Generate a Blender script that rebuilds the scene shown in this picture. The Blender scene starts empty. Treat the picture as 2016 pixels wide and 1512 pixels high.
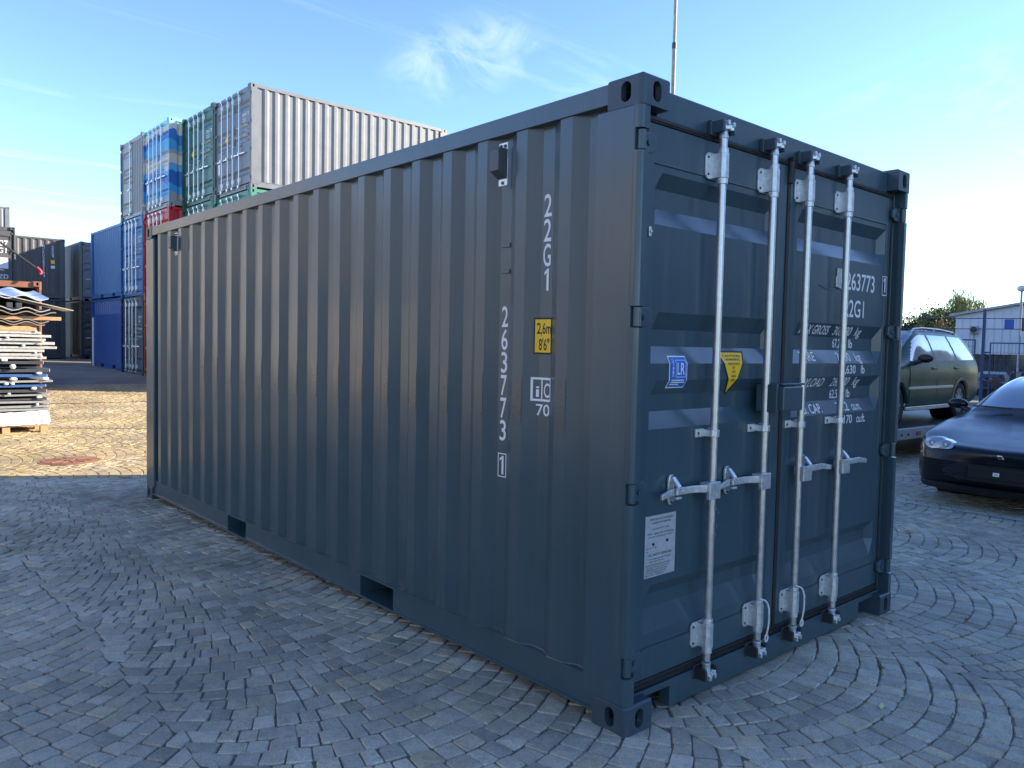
import bpy, bmesh, math, random
from mathutils import Vector, Matrix
R = math.radians
random.seed(7)
scene = bpy.context.scene
COL = scene.collection

# ------------------------------------------------------------------ camera
CAM = Vector((-2.357009, -1.956234, 1.544231))
_r = Vector((0.7505653, -0.6604804, 0.0204295))
_u = Vector((0.0176183, 0.0509076, 0.9985480))
_f = Vector((0.6605613, 0.7491155, -0.0498460))
FPX = 1546.277
cd = bpy.data.cameras.new('camera'); cam = bpy.data.objects.new('camera', cd); COL.objects.link(cam)
cd.sensor_width = 36.0; cd.lens = FPX / 2016.0 * 36.0; cd.clip_start = 0.05; cd.clip_end = 2000
m = Matrix.Identity(4)
for i in range(3):
    m[i][0] = _r[i]; m[i][1] = _u[i]; m[i][2] = -_f[i]; m[i][3] = CAM[i]
cam.matrix_world = m
scene.camera = cam

# ------------------------------------------------------------------ light
SUN_ELEV = R(22.0)
SH = Vector((0.849, -0.528, 0)).normalized()          # horizontal direction towards the sun
world = bpy.data.worlds.new('World'); scene.world = world; world.use_nodes = True
wn = world.node_tree.nodes; wl = world.node_tree.links
bg = wn['Background']
sky = wn.new('ShaderNodeTexSky'); sky.sky_type = 'NISHITA'; sky.sun_disc = False
sky.sun_elevation = SUN_ELEV
sky.sun_rotation = math.atan2(SH.x, SH.y)
sky.air_density = 1.0; sky.dust_density = 0.08; sky.ozone_density = 3.0; sky.altitude = 100
# thin cirrus: streaky noise in the direction space of the sky, over the whole dome
tc = wn.new('ShaderNodeTexCoord')
def wmath(op, a, b=None, c=None):
    n = wn.new('ShaderNodeMath'); n.operation = op
    for i, x in enumerate((a, b, c)):
        if x is None: continue
        if isinstance(x, (int, float)): n.inputs[i].default_value = x
        else: wl.new(x, n.inputs[i])
    return n.outputs[0]
sep = wn.new('ShaderNodeSeparateXYZ'); wl.new(tc.outputs['Generated'], sep.inputs[0])
zc = wmath('MAXIMUM', sep.outputs[2], 0.04)
px_ = wmath('DIVIDE', sep.outputs[0], zc); py_ = wmath('DIVIDE', sep.outputs[1], zc)
comb = wn.new('ShaderNodeCombineXYZ'); wl.new(px_, comb.inputs[0]); wl.new(py_, comb.inputs[1])
mp = wn.new('ShaderNodeMapping'); mp.inputs['Rotation'].default_value = (0, 0, R(-38)); mp.inputs['Scale'].default_value = (0.35, 1.15, 1)
mp.inputs['Location'].default_value = (1.3, 0.4, 0)
wl.new(comb.outputs[0], mp.inputs[0])
nz = wn.new('ShaderNodeTexNoise'); nz.inputs['Scale'].default_value = 1.1; nz.inputs['Detail'].default_value = 9; nz.inputs['Roughness'].default_value = 0.62; nz.inputs['Distortion'].default_value = 1.2
wl.new(mp.outputs[0], nz.inputs['Vector'])
cl = wn.new('ShaderNodeMapRange'); cl.inputs[1].default_value = 0.55; cl.inputs[2].default_value = 0.85; cl.inputs[3].default_value = 0; cl.inputs[4].default_value = 0.26
wl.new(nz.outputs[0], cl.inputs[0])
# one brighter feathered wisp, drawn by a mask around its own direction
WD = (_f + _r * ((915 - 1008) / FPX) - _u * ((112 - 756) / FPX)).normalized()
W1 = (_r * 0.97 + _u * 0.26).normalized()
def wdot(v):
    n = wn.new('ShaderNodeVectorMath'); n.operation = 'DOT_PRODUCT'; n.inputs[1].default_value = v
    wl.new(tc.outputs['Generated'], n.inputs[0]); return n.outputs['Value']
W2 = WD.cross(W1).normalized(); W1b = W2.cross(WD).normalized()
a1 = wmath('DIVIDE', wdot(W1b), 0.115); a2 = wmath('DIVIDE', wdot(W2), 0.055)
rr = wmath('ADD', wmath('MULTIPLY', a1, a1), wmath('MULTIPLY', a2, a2))
ms = wn.new('ShaderNodeMapRange'); ms.interpolation_type = 'SMOOTHSTEP'
ms.inputs[1].default_value = 1.0; ms.inputs[2].default_value = 0.0; ms.inputs[3].default_value = 0; ms.inputs[4].default_value = 1
wl.new(rr, ms.inputs[0])
front = wmath('GREATER_THAN', wdot(WD), 0.0)
mp2 = wn.new('ShaderNodeMapping'); mp2.inputs['Rotation'].default_value = (0.2, 0.5, R(-30)); mp2.inputs['Scale'].default_value = (5, 16, 16)
wl.new(tc.outputs['Generated'], mp2.inputs[0])
nz2 = wn.new('ShaderNodeTexNoise'); nz2.inputs['Scale'].default_value = 1.0; nz2.inputs['Detail'].default_value = 8; nz2.inputs['Roughness'].default_value = 0.6; nz2.inputs['Distortion'].default_value = 1.5
wl.new(mp2.outputs[0], nz2.inputs['Vector'])
wm = wn.new('ShaderNodeMapRange'); wm.inputs[1].default_value = 0.42; wm.inputs[2].default_value = 0.72; wm.inputs[3].default_value = 0; wm.inputs[4].default_value = 0.31
wl.new(nz2.outputs[0], wm.inputs[0])
wisp = wmath('MULTIPLY', wmath('MULTIPLY', wm.outputs[0], ms.outputs[0]), front)
fac = wmath('MINIMUM', wmath('ADD', cl.outputs[0], wisp), 0.9)
# clouds are white and brighter the closer the sky behind them is to the sun
hs = wn.new('ShaderNodeHueSaturation'); hs.inputs['Saturation'].default_value = 0.30; hs.inputs['Value'].default_value = 1.35
wl.new(sky.outputs[0], hs.inputs['Color'])
sat = wn.new('ShaderNodeHueSaturation'); sat.inputs['Hue'].default_value = 0.510; sat.inputs['Saturation'].default_value = 1.06; sat.inputs['Value'].default_value = 1.0
def vscale(src, k):
    n = wn.new('ShaderNodeVectorMath'); n.operation = 'SCALE'; n.inputs['Scale'].default_value = k; wl.new(src, n.inputs[0]); return n.outputs[0]
gmn = wn.new('ShaderNodeGamma'); gmn.inputs[1].default_value = 1.12; wl.new(vscale(sky.outputs[0], 1 / 6.0), gmn.inputs[0])
wl.new(vscale(gmn.outputs[0], 6.0), sat.inputs['Color'])
mx = wn.new('ShaderNodeMix'); mx.data_type = 'RGBA'
wl.new(fac, mx.inputs[0]); wl.new(sat.outputs[0], mx.inputs[6]); wl.new(hs.outputs[0], mx.inputs[7])
wl.new(mx.outputs[2], bg.inputs[0]); bg.inputs[1].default_value = 0.15
sd = bpy.data.lights.new('sun', 'SUN'); so = bpy.data.objects.new('sun', sd); COL.objects.link(so)
sd.energy = 4.6; sd.angle = R(0.53); sd.color = (1.0, 0.87, 0.68)
sdir = SH * math.cos(SUN_ELEV) + Vector((0, 0, math.sin(SUN_ELEV)))
so.rotation_euler = sdir.to_track_quat('Z', 'Y').to_euler()
so.location = (20, -15, 25)
vs = scene.view_settings
vs.view_transform = 'Standard'; vs.look = 'None'; vs.gamma = 1.0; vs.use_curve_mapping = False
vs.exposure = 1.5

# ------------------------------------------------------------------ helpers
def tag(o, label=None, cat=None, group=None, kind=None):
    if label: o['label'] = label
    if cat: o['category'] = cat
    if group: o['group'] = group
    if kind: o['kind'] = kind
    return o
def empty(name, loc=(0, 0, 0), rz=0.0, parent=None):
    o = bpy.data.objects.new(name, None); COL.objects.link(o)
    o.empty_display_size = 0.2; o.location = loc; o.rotation_euler = (0, 0, rz)
    if parent: o.parent = parent
    return o
class MB:
    def __init__(s): s.v = []; s.f = []; s.c = []
    def add(s, vs, fs):
        k = len(s.v); s.v += [tuple(p) for p in vs]; s.f += [tuple(i + k for i in f) for f in fs]; return s
    def box(s, x0, x1, y0, y1, z0, z1, M=None):
        P = [(x0, y0, z0), (x1, y0, z0), (x1, y1, z0), (x0, y1, z0), (x0, y0, z1), (x1, y0, z1), (x1, y1, z1), (x0, y1, z1)]
        if M is not None: P = [M @ Vector(p) for p in P]
        return s.add(P, [(0, 3, 2, 1), (4, 5, 6, 7), (0, 1, 5, 4), (1, 2, 6, 5), (2, 3, 7, 6), (3, 0, 4, 7)])
    def prism(s, pts, axis, a, b, M=None):
        n = len(pts)
        def mk(p, t): return (p[0], p[1], t) if axis == 'z' else ((p[0], t, p[1]) if axis == 'y' else (t, p[0], p[1]))
        P = [mk(p, a) for p in pts] + [mk(p, b) for p in pts]
        if M is not None: P = [M @ Vector(p) for p in P]
        return s.add(P, [tuple(range(n))[::-1], tuple(range(n, 2 * n))] + [(i, (i + 1) % n, n + (i + 1) % n, n + i) for i in range(n)])
    def cyl(s, p0, p1, r, n=12, r2=None, cap=True):
        p0 = Vector(p0); p1 = Vector(p1); d = (p1 - p0).normalized()
        a = d.orthogonal().normalized(); b = d.cross(a); r2 = r if r2 is None else r2
        P = [p0 + (a * math.cos(t) + b * math.sin(t)) * r for t in [2 * math.pi * i / n for i in range(n)]]
        P += [p1 + (a * math.cos(t) + b * math.sin(t)) * r2 for t in [2 * math.pi * i / n for i in range(n)]]
        F = [(i, (i + 1) % n, n + (i + 1) % n, n + i) for i in range(n)]
        if cap: F += [tuple(range(n))[::-1], tuple(range(n, 2 * n))]
        return s.add(P, F)
    def tube(s, path, r, n=8, taper=None):
        path = [Vector(p) for p in path]; rings = []; a = None
        for i, p in enumerate(path):
            d = (path[min(i + 1, len(path) - 1)] - path[max(i - 1, 0)]).normalized()
            if a is None: a = d.orthogonal().normalized()
            a = (a - d * a.dot(d)).normalized(); b = d.cross(a)
            rad = r if taper is None else taper[i]
            rings.append([p + (a * math.cos(t) + b * math.sin(t)) * rad for t in [2 * math.pi * j / n for j in range(n)]])
        P = [p for rg in rings for p in rg]; F = []
        for i in range(len(rings) - 1):
            for j in range(n):
                F.append((i * n + j, i * n + (j + 1) % n, (i + 1) * n + (j + 1) % n, (i + 1) * n + j))
        F += [tuple(range(n))[::-1], tuple(range((len(rings) - 1) * n, len(rings) * n))]
        return s.add(P, F)
    def ball(s, c, r, n=10, sc=(1, 1, 1)):
        P = []; F = []; k = n // 2
        for i in range(k + 1):
            th = math.pi * i / k
            for j in range(n):
                ph = 2 * math.pi * j / n
                P.append((c[0] + sc[0] * r * math.sin(th) * math.cos(ph), c[1] + sc[1] * r * math.sin(th) * math.sin(ph), c[2] + sc[2] * r * math.cos(th)))
        for i in range(k):
            for j in range(n):
                F.append((i * n + j, (i + 1) * n + j, (i + 1) * n + (j + 1) % n, i * n + (j + 1) % n))
        return s.add(P, F)
    def mesh(s, name, bevel=0, segs=2, smooth=None, clean=True):
        me = bpy.data.meshes.new(name); me.from_pydata(s.v, [], s.f)
        bm = bmesh.new(); bm.from_mesh(me)
        if clean: bmesh.ops.recalc_face_normals(bm, faces=bm.faces)
        if bevel:
            es = [e for e in bm.edges if len(e.link_faces) == 2 and e.calc_face_angle(0) > 0.5]
            bmesh.ops.bevel(bm, geom=es, offset=bevel, segments=segs, profile=0.6, affect='EDGES', clamp_overlap=True)
        bm.to_mesh(me); bm.free()
        if smooth is not None:
            me.shade_smooth(); me.set_sharp_from_angle(angle=R(smooth))
        return me
    def clusters(s):
        par = list(range(len(s.v)))
        def fd(i):
            while par[i] != i: par[i] = par[par[i]]; i = par[i]
            return i
        for f in s.f:
            r0 = fd(f[0])
            for i in f[1:]: par[fd(i)] = r0
        isl = {}
        for k, f in enumerate(s.f): isl.setdefault(fd(f[0]), []).append(k)
        keys = list(isl); bb = []
        for k in keys:
            vi = {i for fi in isl[k] for i in s.f[fi]}
            P = [s.v[i] for i in vi]
            bb.append([min(p[a] for p in P) - 0.002 for a in range(3)] + [max(p[a] for p in P) + 0.002 for a in range(3)])
        grp = list(range(len(keys)))
        def fg(i):
            while grp[i] != i: i = grp[i]
            return i
        for i in range(len(keys)):
            for j in range(i):
                if all(bb[i][a] <= bb[j][a + 3] and bb[j][a] <= bb[i][a + 3] for a in range(3)): grp[fg(i)] = fg(j)
        out = {}
        for i, k in enumerate(keys): out.setdefault(fg(i), []).extend(isl[k])
        res = []
        for fl in out.values():
            mb = MB(); idx = {}
            for fi in sorted(fl):
                f = s.f[fi]
                for i in f:
                    if i not in idx: idx[i] = len(mb.v); mb.v.append(s.v[i])
                mb.f.append(tuple(idx[i] for i in f))
            res.append(mb)
        return res
    def build(s, name, mt, parent=None, bevel=0, segs=2, smooth=None, loc=None, clean=True, split=True):
        """one object per piece: islands that do not touch become objects of their own (same name, same parent)"""
        pieces = s.clusters() if split and parent is not None and len(s.f) < 400 else [s]
        os_ = [obj(name, p.mesh(name, bevel, segs, 65 if bevel and smooth else smooth, clean), mt, parent, loc) for p in pieces]
        if bevel and smooth:
            for o in os_:
                wn_ = o.modifiers.new('weighted', 'WEIGHTED_NORMAL'); wn_.weight = 100; wn_.keep_sharp = True
        return os_[0]
def obj(name, me, mt, parent=None, loc=None):
    o = bpy.data.objects.new(name, me); COL.objects.link(o)
    if mt is not None and not me.materials: me.materials.append(mt)
    if parent: o.parent = parent
    if loc is not None: o.location = loc
    return o
def copy_tree(o, parent=None):
    c = o.copy(); COL.objects.link(c); c.parent = parent
    for ch in o.children: copy_tree(ch, c)
    return c

def mat(name, col, rough=0.5, metal=0.0, var=0.10, scale=6.0, bump=0.0, bscale=60.0, wave=0.0, wscale=1.5, spec=0.5, coat=0.0, dirt=None, dirtamt=0.0, trans=0.0, emis=None):
    M = bpy.data.materials.new(name); M.use_nodes = True
    nt = M.node_tree; N = nt.nodes; L = nt.links; b = N['Principled BSDF']
    t = N.new('ShaderNodeTexCoord')
    n = N.new('ShaderNodeTexNoise'); n.inputs['Scale'].default_value = scale; n.inputs['Detail'].default_value = 6; n.inputs['Roughness'].default_value = 0.65
    L.new(t.outputs['Object'], n.inputs['Vector'])
    mr = N.new('ShaderNodeMapRange'); mr.inputs[1].default_value = 0.3; mr.inputs[2].default_value = 0.7; mr.inputs[3].default_value = 1 - var; mr.inputs[4].default_value = 1 + var
    L.new(n.outputs[0], mr.inputs[0])
    mu = N.new('ShaderNodeMix'); mu.data_type = 'RGBA'; mu.blend_type = 'MULTIPLY'; mu.inputs[0].default_value = 1.0
    mu.inputs[6].default_value = (*col, 1); L.new(mr.outputs[0], mu.inputs[7])
    out = mu.outputs[2]
    if dirt is not None:
        n3 = N.new('ShaderNodeTexNoise'); n3.inputs['Scale'].default_value = scale * 0.7; n3.inputs['Detail'].default_value = 10; n3.inputs['Roughness'].default_value = 0.7
        L.new(t.outputs['Object'], n3.inputs['Vector'])
        m3 = N.new('ShaderNodeMapRange'); m3.inputs[1].default_value = 0.5; m3.inputs[2].default_value = 0.75; m3.inputs[3].default_value = 0; m3.inputs[4].default_value = dirtamt
        L.new(n3.outputs[0], m3.inputs[0])
        md = N.new('ShaderNodeMix'); md.data_type = 'RGBA'; L.new(m3.outputs[0], md.inputs[0]); L.new(out, md.inputs[6]); md.inputs[7].default_value = (*dirt, 1)
        out = md.outputs[2]
    L.new(out, b.inputs['Base Color'])
    rv = N.new('ShaderNodeMapRange'); rv.inputs[1].default_value = 0.3; rv.inputs[2].default_value = 0.7; rv.inputs[3].default_value = max(0.02, rough - 0.06); rv.inputs[4].default_value = min(1, rough + 0.06)
    L.new(n.outputs[0], rv.inputs[0]); L.new(rv.outputs[0], b.inputs['Roughness'])
    b.inputs['Metallic'].default_value = metal; b.inputs['Specular IOR Level'].default_value = spec
    b.inputs['Coat Weight'].default_value = coat; b.inputs['Coat Roughness'].default_value = 0.16 if coat < 0.9 else 0.06
    if trans: b.inputs['Transmission Weight'].default_value = trans
    if emis: b.inputs['Emission Color'].default_value = (*emis[0], 1); b.inputs['Emission Strength'].default_value = emis[1]
    prev = None
    for amt, sc, dist in ((wave, wscale, 0.05), (bump, bscale, 0.004)):
        if amt:
            nb = N.new('ShaderNodeTexNoise'); nb.inputs['Scale'].default_value = sc; nb.inputs['Detail'].default_value = 3
            L.new(t.outputs['Object'], nb.inputs['Vector'])
            bp = N.new('ShaderNodeBump'); bp.inputs['Strength'].default_value = amt; bp.inputs['Distance'].default_value = dist
            L.new(nb.outputs[0], bp.inputs['Height'])
            if prev: L.new(prev, bp.inputs['Normal'])
            prev = bp.outputs[0]
    if prev: L.new(prev, b.inputs['Normal'])
    return M

# ------------------------------------------------------------------ materials
PAINT = mat('anthracite_paint', (0.032, 0.071, 0.092), 0.38, 0, 0.08, 2.5, bump=0.05, bscale=220, wave=0.06, wscale=2.2, spec=0.5, coat=0.45)
def streaks(M, amt, col):
    N = M.node_tree.nodes; L = M.node_tree.links; b = N['Principled BSDF']; src = b.inputs['Base Color'].links[0].from_socket
    t = N.new('ShaderNodeTexCoord'); mp3 = N.new('ShaderNodeMapping'); mp3.inputs['Scale'].default_value = (14, 14, 0.7); L.new(t.outputs['Object'], mp3.inputs[0])
    n = N.new('ShaderNodeTexNoise'); n.inputs['Scale'].default_value = 1.0; n.inputs['Detail'].default_value = 7; n.inputs['Roughness'].default_value = 0.7; L.new(mp3.outputs[0], n.inputs['Vector'])
    r = N.new('ShaderNodeMapRange'); r.inputs[1].default_value = 0.52; r.inputs[2].default_value = 0.80; r.inputs[3].default_value = 0; r.inputs[4].default_value = amt; L.new(n.outputs[0], r.inputs[0])
    x = N.new('ShaderNodeMix'); x.data_type = 'RGBA'; L.new(r.outputs[0], x.inputs[0]); L.new(src, x.inputs[6]); x.inputs[7].default_value = (*col, 1); L.new(x.outputs[2], b.inputs['Base Color'])
streaks(PAINT, 0.40, (0.10, 0.105, 0.105))
PATCH = mat('overpainted_patch', (0.028, 0.058, 0.074), 0.30, 0, 0.06, 6, spec=0.5, coat=0.5)
PAINT_D = mat('anthracite_casting', (0.038, 0.066, 0.088), 0.42, 0, 0.10, 14, bump=0.25, bscale=90, dirt=(0.10, 0.055, 0.035), dirtamt=0.25)
RUBBER = mat('black_rubber', (0.012, 0.013, 0.015), 0.55, 0, 0.1)
GALV = mat('galvanised_steel', (0.58, 0.60, 0.62), 0.36, 0.9, 0.16, 30, bump=0.12, bscale=140)
GALV2 = mat('zinc_fittings', (0.66, 0.69, 0.70), 0.42, 0.75, 0.22, 45, bump=0.3, bscale=120)
WHITE = mat('white_lettering', (0.80, 0.81, 0.82), 0.55, 0, 0.04, 30)
BLACKP = mat('black_print', (0.012, 0.012, 0.014), 0.55, 0, 0.05)
YELLOW = mat('yellow_sticker', (0.92, 0.56, 0.02), 0.45, 0, 0.05, 20)
BLUEST = mat('blue_sticker', (0.012, 0.13, 0.50), 0.40, 0, 0.05, 20)
PLATE = mat('aluminium_plate', (0.52, 0.55, 0.56), 0.42, 0.35, 0.10, 40)
INK = mat('plate_ink', (0.10, 0.11, 0.12), 0.6, 0, 0.1)
ROPE = mat('white_rope', (0.72, 0.72, 0.70), 0.8, 0, 0.12, 60, bump=0.8, bscale=300)
VENT = mat('vent_plastic', (0.075, 0.085, 0.09), 0.42, 0, 0.1, 20)
DARKIN = mat('interior_shade_black', (0.015, 0.014, 0.013), 0.8, 0, 0.2)  # near-black that paints in the shade inside containers
WOOD = mat('raw_timber', (0.46, 0.28, 0.14), 0.75, 0, 0.25, 18, bump=0.5, bscale=60)
STEELD = mat('dark_steel', (0.06, 0.06, 0.065), 0.5, 0.6, 0.2, 20)

# ------------------------------------------------------------------ text
def font_mesh(body):
    cu = bpy.data.curves.new('lettering', 'FONT'); cu.body = body; cu.size = 1.0; cu.resolution_u = 4; cu.offset = 0.010
    to = bpy.data.objects.new('lettering', cu); COL.objects.link(to)
    dg = bpy.context.evaluated_depsgraph_get(); dg.update()
    me = bpy.data.meshes.new_from_object(to.evaluated_get(dg))
    bpy.data.objects.remove(to); bpy.data.curves.remove(cu)
    return me
_h = font_mesh('H'); CAPH = max(v.co.y for v in _h.vertices); bpy.data.meshes.remove(_h)
def letters(body, x0, x1, z0, h, conv, mt, parent, name='lettering', breaks=(), axis_break=1, bold=0.0):
    """text fitted between x0 and x1, baseline z0, cap height h; conv maps (s, t) to a 3D point.
    breaks: lines in s (axis 0) or t (axis 1) where the surface underneath folds."""
    if body == '1':
        me = bpy.data.meshes.new('one'); pts = [(0.50, 0), (0.78, 0), (0.78, 1), (0.56, 1), (0.22, 0.84), (0.22, 0.70), (0.50, 0.82)]
        me.from_pydata([(p[0], p[1] * CAPH, 0) for p in pts], [], [(0, 1, 2, 3, 6), (3, 4, 5, 6)])
    else: me = font_mesh(body)
    xs = [v.co.x for v in me.vertices]
    a, b = min(xs), max(xs)
    bm = bmesh.new(); bm.from_mesh(me); bpy.data.meshes.remove(me)
    for v in bm.verts:
        v.co = Vector((x0 + (v.co.x - a) / (b - a) * (x1 - x0), z0 + v.co.y / CAPH * h, 0))
    bmesh.ops.triangulate(bm, faces=bm.faces)
    for t in breaks:
        no = Vector((1, 0, 0)) if axis_break == 0 else Vector((0, 1, 0))
        bmesh.ops.bisect_plane(bm, geom=bm.verts[:] + bm.edges[:] + bm.faces[:], plane_co=no * t, plane_no=no)
    for v in bm.verts: v.co = Vector(conv(v.co.x, v.co.y))
    out = bpy.data.meshes.new(name); bm.to_mesh(out); bm.free()
    return obj(name, out, mt, parent)
def decal(poly, conv, mt, parent, name='sticker', breaks=(), axis_break=1):
    bm = bmesh.new()
    bm.faces.new([bm.verts.new((p[0], p[1], 0)) for p in poly])
    for t in breaks:
        no = Vector((1, 0, 0)) if axis_break == 0 else Vector((0, 1, 0))
        bmesh.ops.bisect_plane(bm, geom=bm.verts[:] + bm.edges[:] + bm.faces[:], plane_co=no * t, plane_no=no)
    for v in bm.verts: v.co = Vector(conv(v.co.x, v.co.y))
    out = bpy.data.meshes.new(name); bm.to_mesh(out); bm.free()
    return obj(name, out, mt, parent)
def frame_decal(x0, x1, z0, z1, w, conv, mt, parent, name='frame_line', **k):
    for p in (((x0, z0), (x1, z0), (x1, z0 + w), (x0, z0 + w)), ((x0, z1 - w), (x1, z1 - w), (x1, z1), (x0, z1)),
              ((x0, z0 + w), (x0 + w, z0 + w), (x0 + w, z1 - w), (x0, z1 - w)), ((x1 - w, z0 + w), (x1, z0 + w), (x1, z1 - w), (x1 - w, z1 - w))):
        decal(p, conv, mt, parent, name, **k)

# ------------------------------------------------------------------ terrain height
def g(x, y):
    t = y - 8.0
    if t <= 0: return 0.0
    if t < 2: return 0.019 * t * t / 4
    return min(0.019 * (t - 1), 0.75)
# ------------------------------------------------------------------ shipping containers
CW, CL, CH = 2.438, 6.058, 2.591
def holed_face(mb, conv, w, h, ow, oh, n, depth, cx=None, cz=None):
    """rectangle w x h with an obround hole ow x oh and a short tube behind it; conv(s, t, d)"""
    cx = w / 2 if cx is None else cx; cz = h / 2 if cz is None else cz
    hole = []; rect = []
    for i in range(n):
        a = 2 * math.pi * (i + 0.5) / n; c, s_ = math.cos(a), math.sin(a)
        hx = ow / 2 * c; hz = (oh - ow) / 2 * (1 if s_ > 0 else -1) + ow / 2 * s_
        hole.append((cx + hx, cz + hz))
        k = min((w - cx if c > 0 else cx) / max(abs(c), 1e-6), (h - cz if s_ > 0 else cz) / max(abs(s_), 1e-6))
        rect.append((cx + c * k, cz + s_ * k))
    P = [conv(p[0], p[1], 0) for p in rect] + [conv(p[0], p[1], 0) for p in hole] + [conv(p[0], p[1], depth) for p in hole]
    F = []
    for i in range(n):
        j = (i + 1) % n
        F.append((i, j, n + j, n + i)); F.append((n + i, n + j, 2 * n + j, 2 * n + i))
    k = len(P)
    for cxr, czr, ang in ((w, h, math.pi / 4), (0, h, 3 * math.pi / 4), (0, 0, 5 * math.pi / 4), (w, 0, 7 * math.pi / 4)):
        # fill the corner triangle between the two rect points around that corner
        ang = math.atan2(czr - cz, cxr - cx) % (2 * math.pi)
        i = int(math.floor(ang / (2 * math.pi) * n - 0.5)) % n; j = (i + 1) % n
        P.append(conv(cxr, czr, 0)); F.append((i, len(P) - 1, j))
    mb.add(P, F)
def casting(mx, my, mz, L, n=16, W=CW, H=CH):
    a, b, c = 0.162, 0.178, 0.118
    mb = MB()
    r = 0.020
    def cs(s, t, d): return (d, s + r, t)
    def ce(s, t, d): return (s + r, d, t)
    holed_face(mb, cs, b - r, c - 0.008, 0.051, 0.079, n, 0.03, 0.085 - r, 0.058)
    holed_face(mb, ce, a - r, c - 0.008, 0.051, 0.079, n, 0.03, 0.085 - r, 0.058)
    # rounded vertical edge
    arc = [(r - r * math.cos(t), r - r * math.sin(t)) for t in [math.pi / 2 * i / 4 for i in range(5)]]
    arc = arc[::1]
    P = [(p[0], p[1], 0) for p in arc] + [(p[0], p[1], c - 0.008) for p in arc]
    mb.add(P, [(i, i + 1, 6 + i, 5 + i) for i in range(4)])
    # top / bottom caps, back faces
    out = [(p[0], p[1]) for p in arc] + [(a, 0), (a, b), (0, b)]
    ins = [(min(max(p[0], 0.008), a), min(max(p[1], 0.008), b)) for p in out]
    k = len(out)
    P = [(p[0], p[1], c - 0.008) for p in out] + [(p[0], p[1], c) for p in ins] + [(p[0], p[1], 0) for p in out]
    mb.add(P, [(i, (i + 1) % k, k + (i + 1) % k, k + i) for i in range(k)] + [tuple(range(k, 2 * k)), tuple(range(2 * k, 3 * k))])
    mb.add([(a, 0, 0), (a, b, 0), (0, b, 0), (a, 0, c - 0.008), (a, b, c - 0.008), (0, b, c - 0.008)], [(0, 1, 4, 3), (1, 2, 5, 4)])
    if mz: mb.v = [(x, y, z + H - c) for x, y, z in mb.v]
    if mx: mb.v = [(W - x, y, z) for x, y, z in mb.v]
    if my: mb.v = [(x, L - y, z) for x, y, z in mb.v]
    return mb
def corr_profile(y0, y1, pitch=0.27775, first=0.38, depth=0.036, xo=0.010):
    """polyline (x, y) of the side wall from y0 to y1; outer flats 70 mm, slopes 68 mm, inner flats 72 mm"""
    xi = xo + depth
    pts = [(xi, y0)]
    y = first
    while y + 0.07 + 0.068 < y1:
        pts += [(xi, y - 0.068), (xo, y), (xo, y + 0.07), (xi, y + 0.138)]
        y += pitch
    pts.append((xi, y1))
    return pts
DOOR_Y = 0.060
CHAN = [(2.25, 2.19, 2.11, 2.04), (1.69, 1.62, 1.55, 1.48), (1.41, 1.35, 1.28, 1.21), (0.56, 0.51, 0.45, 0.36)]
CH_D = 0.036
def door_depth(z):
    for a, b, c, d in CHAN:
        if d <= z <= a:
            if z > b: return CH_D * (a - z) / (a - b)
            if z < c: return CH_D * (z - d) / (c - d)
            return CH_D
    return 0.0
DOOR_BREAKS = [z for c in CHAN for z in c]
def door_panel(xa, xb, z0, z1, y=DOOR_Y):
    xs = [xa, xa + 0.012, xa + 0.055, xb - 0.055, xb - 0.012, xb]
    zs = sorted([z0, z1] + DOOR_BREAKS)
    mb = MB(); P = []; F = []
    for z in zs:
        for i, x in enumerate(xs):
            d = door_depth(z) if i in (2, 3) else 0
            P.append((x, y + d, z))
    n = len(xs)
    for r_ in range(len(zs) - 1):
        for c in range(n - 1):
            F.append((r_ * n + c, r_ * n + c + 1, (r_ + 1) * n + c + 1, (r_ + 1) * n + c))
    mb.add(P, F)
    return mb
def hinge_z(): return [(0.23, 0.315), (0.925, 1.01), (1.62, 1.705), (2.30, 2.385)]

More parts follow.
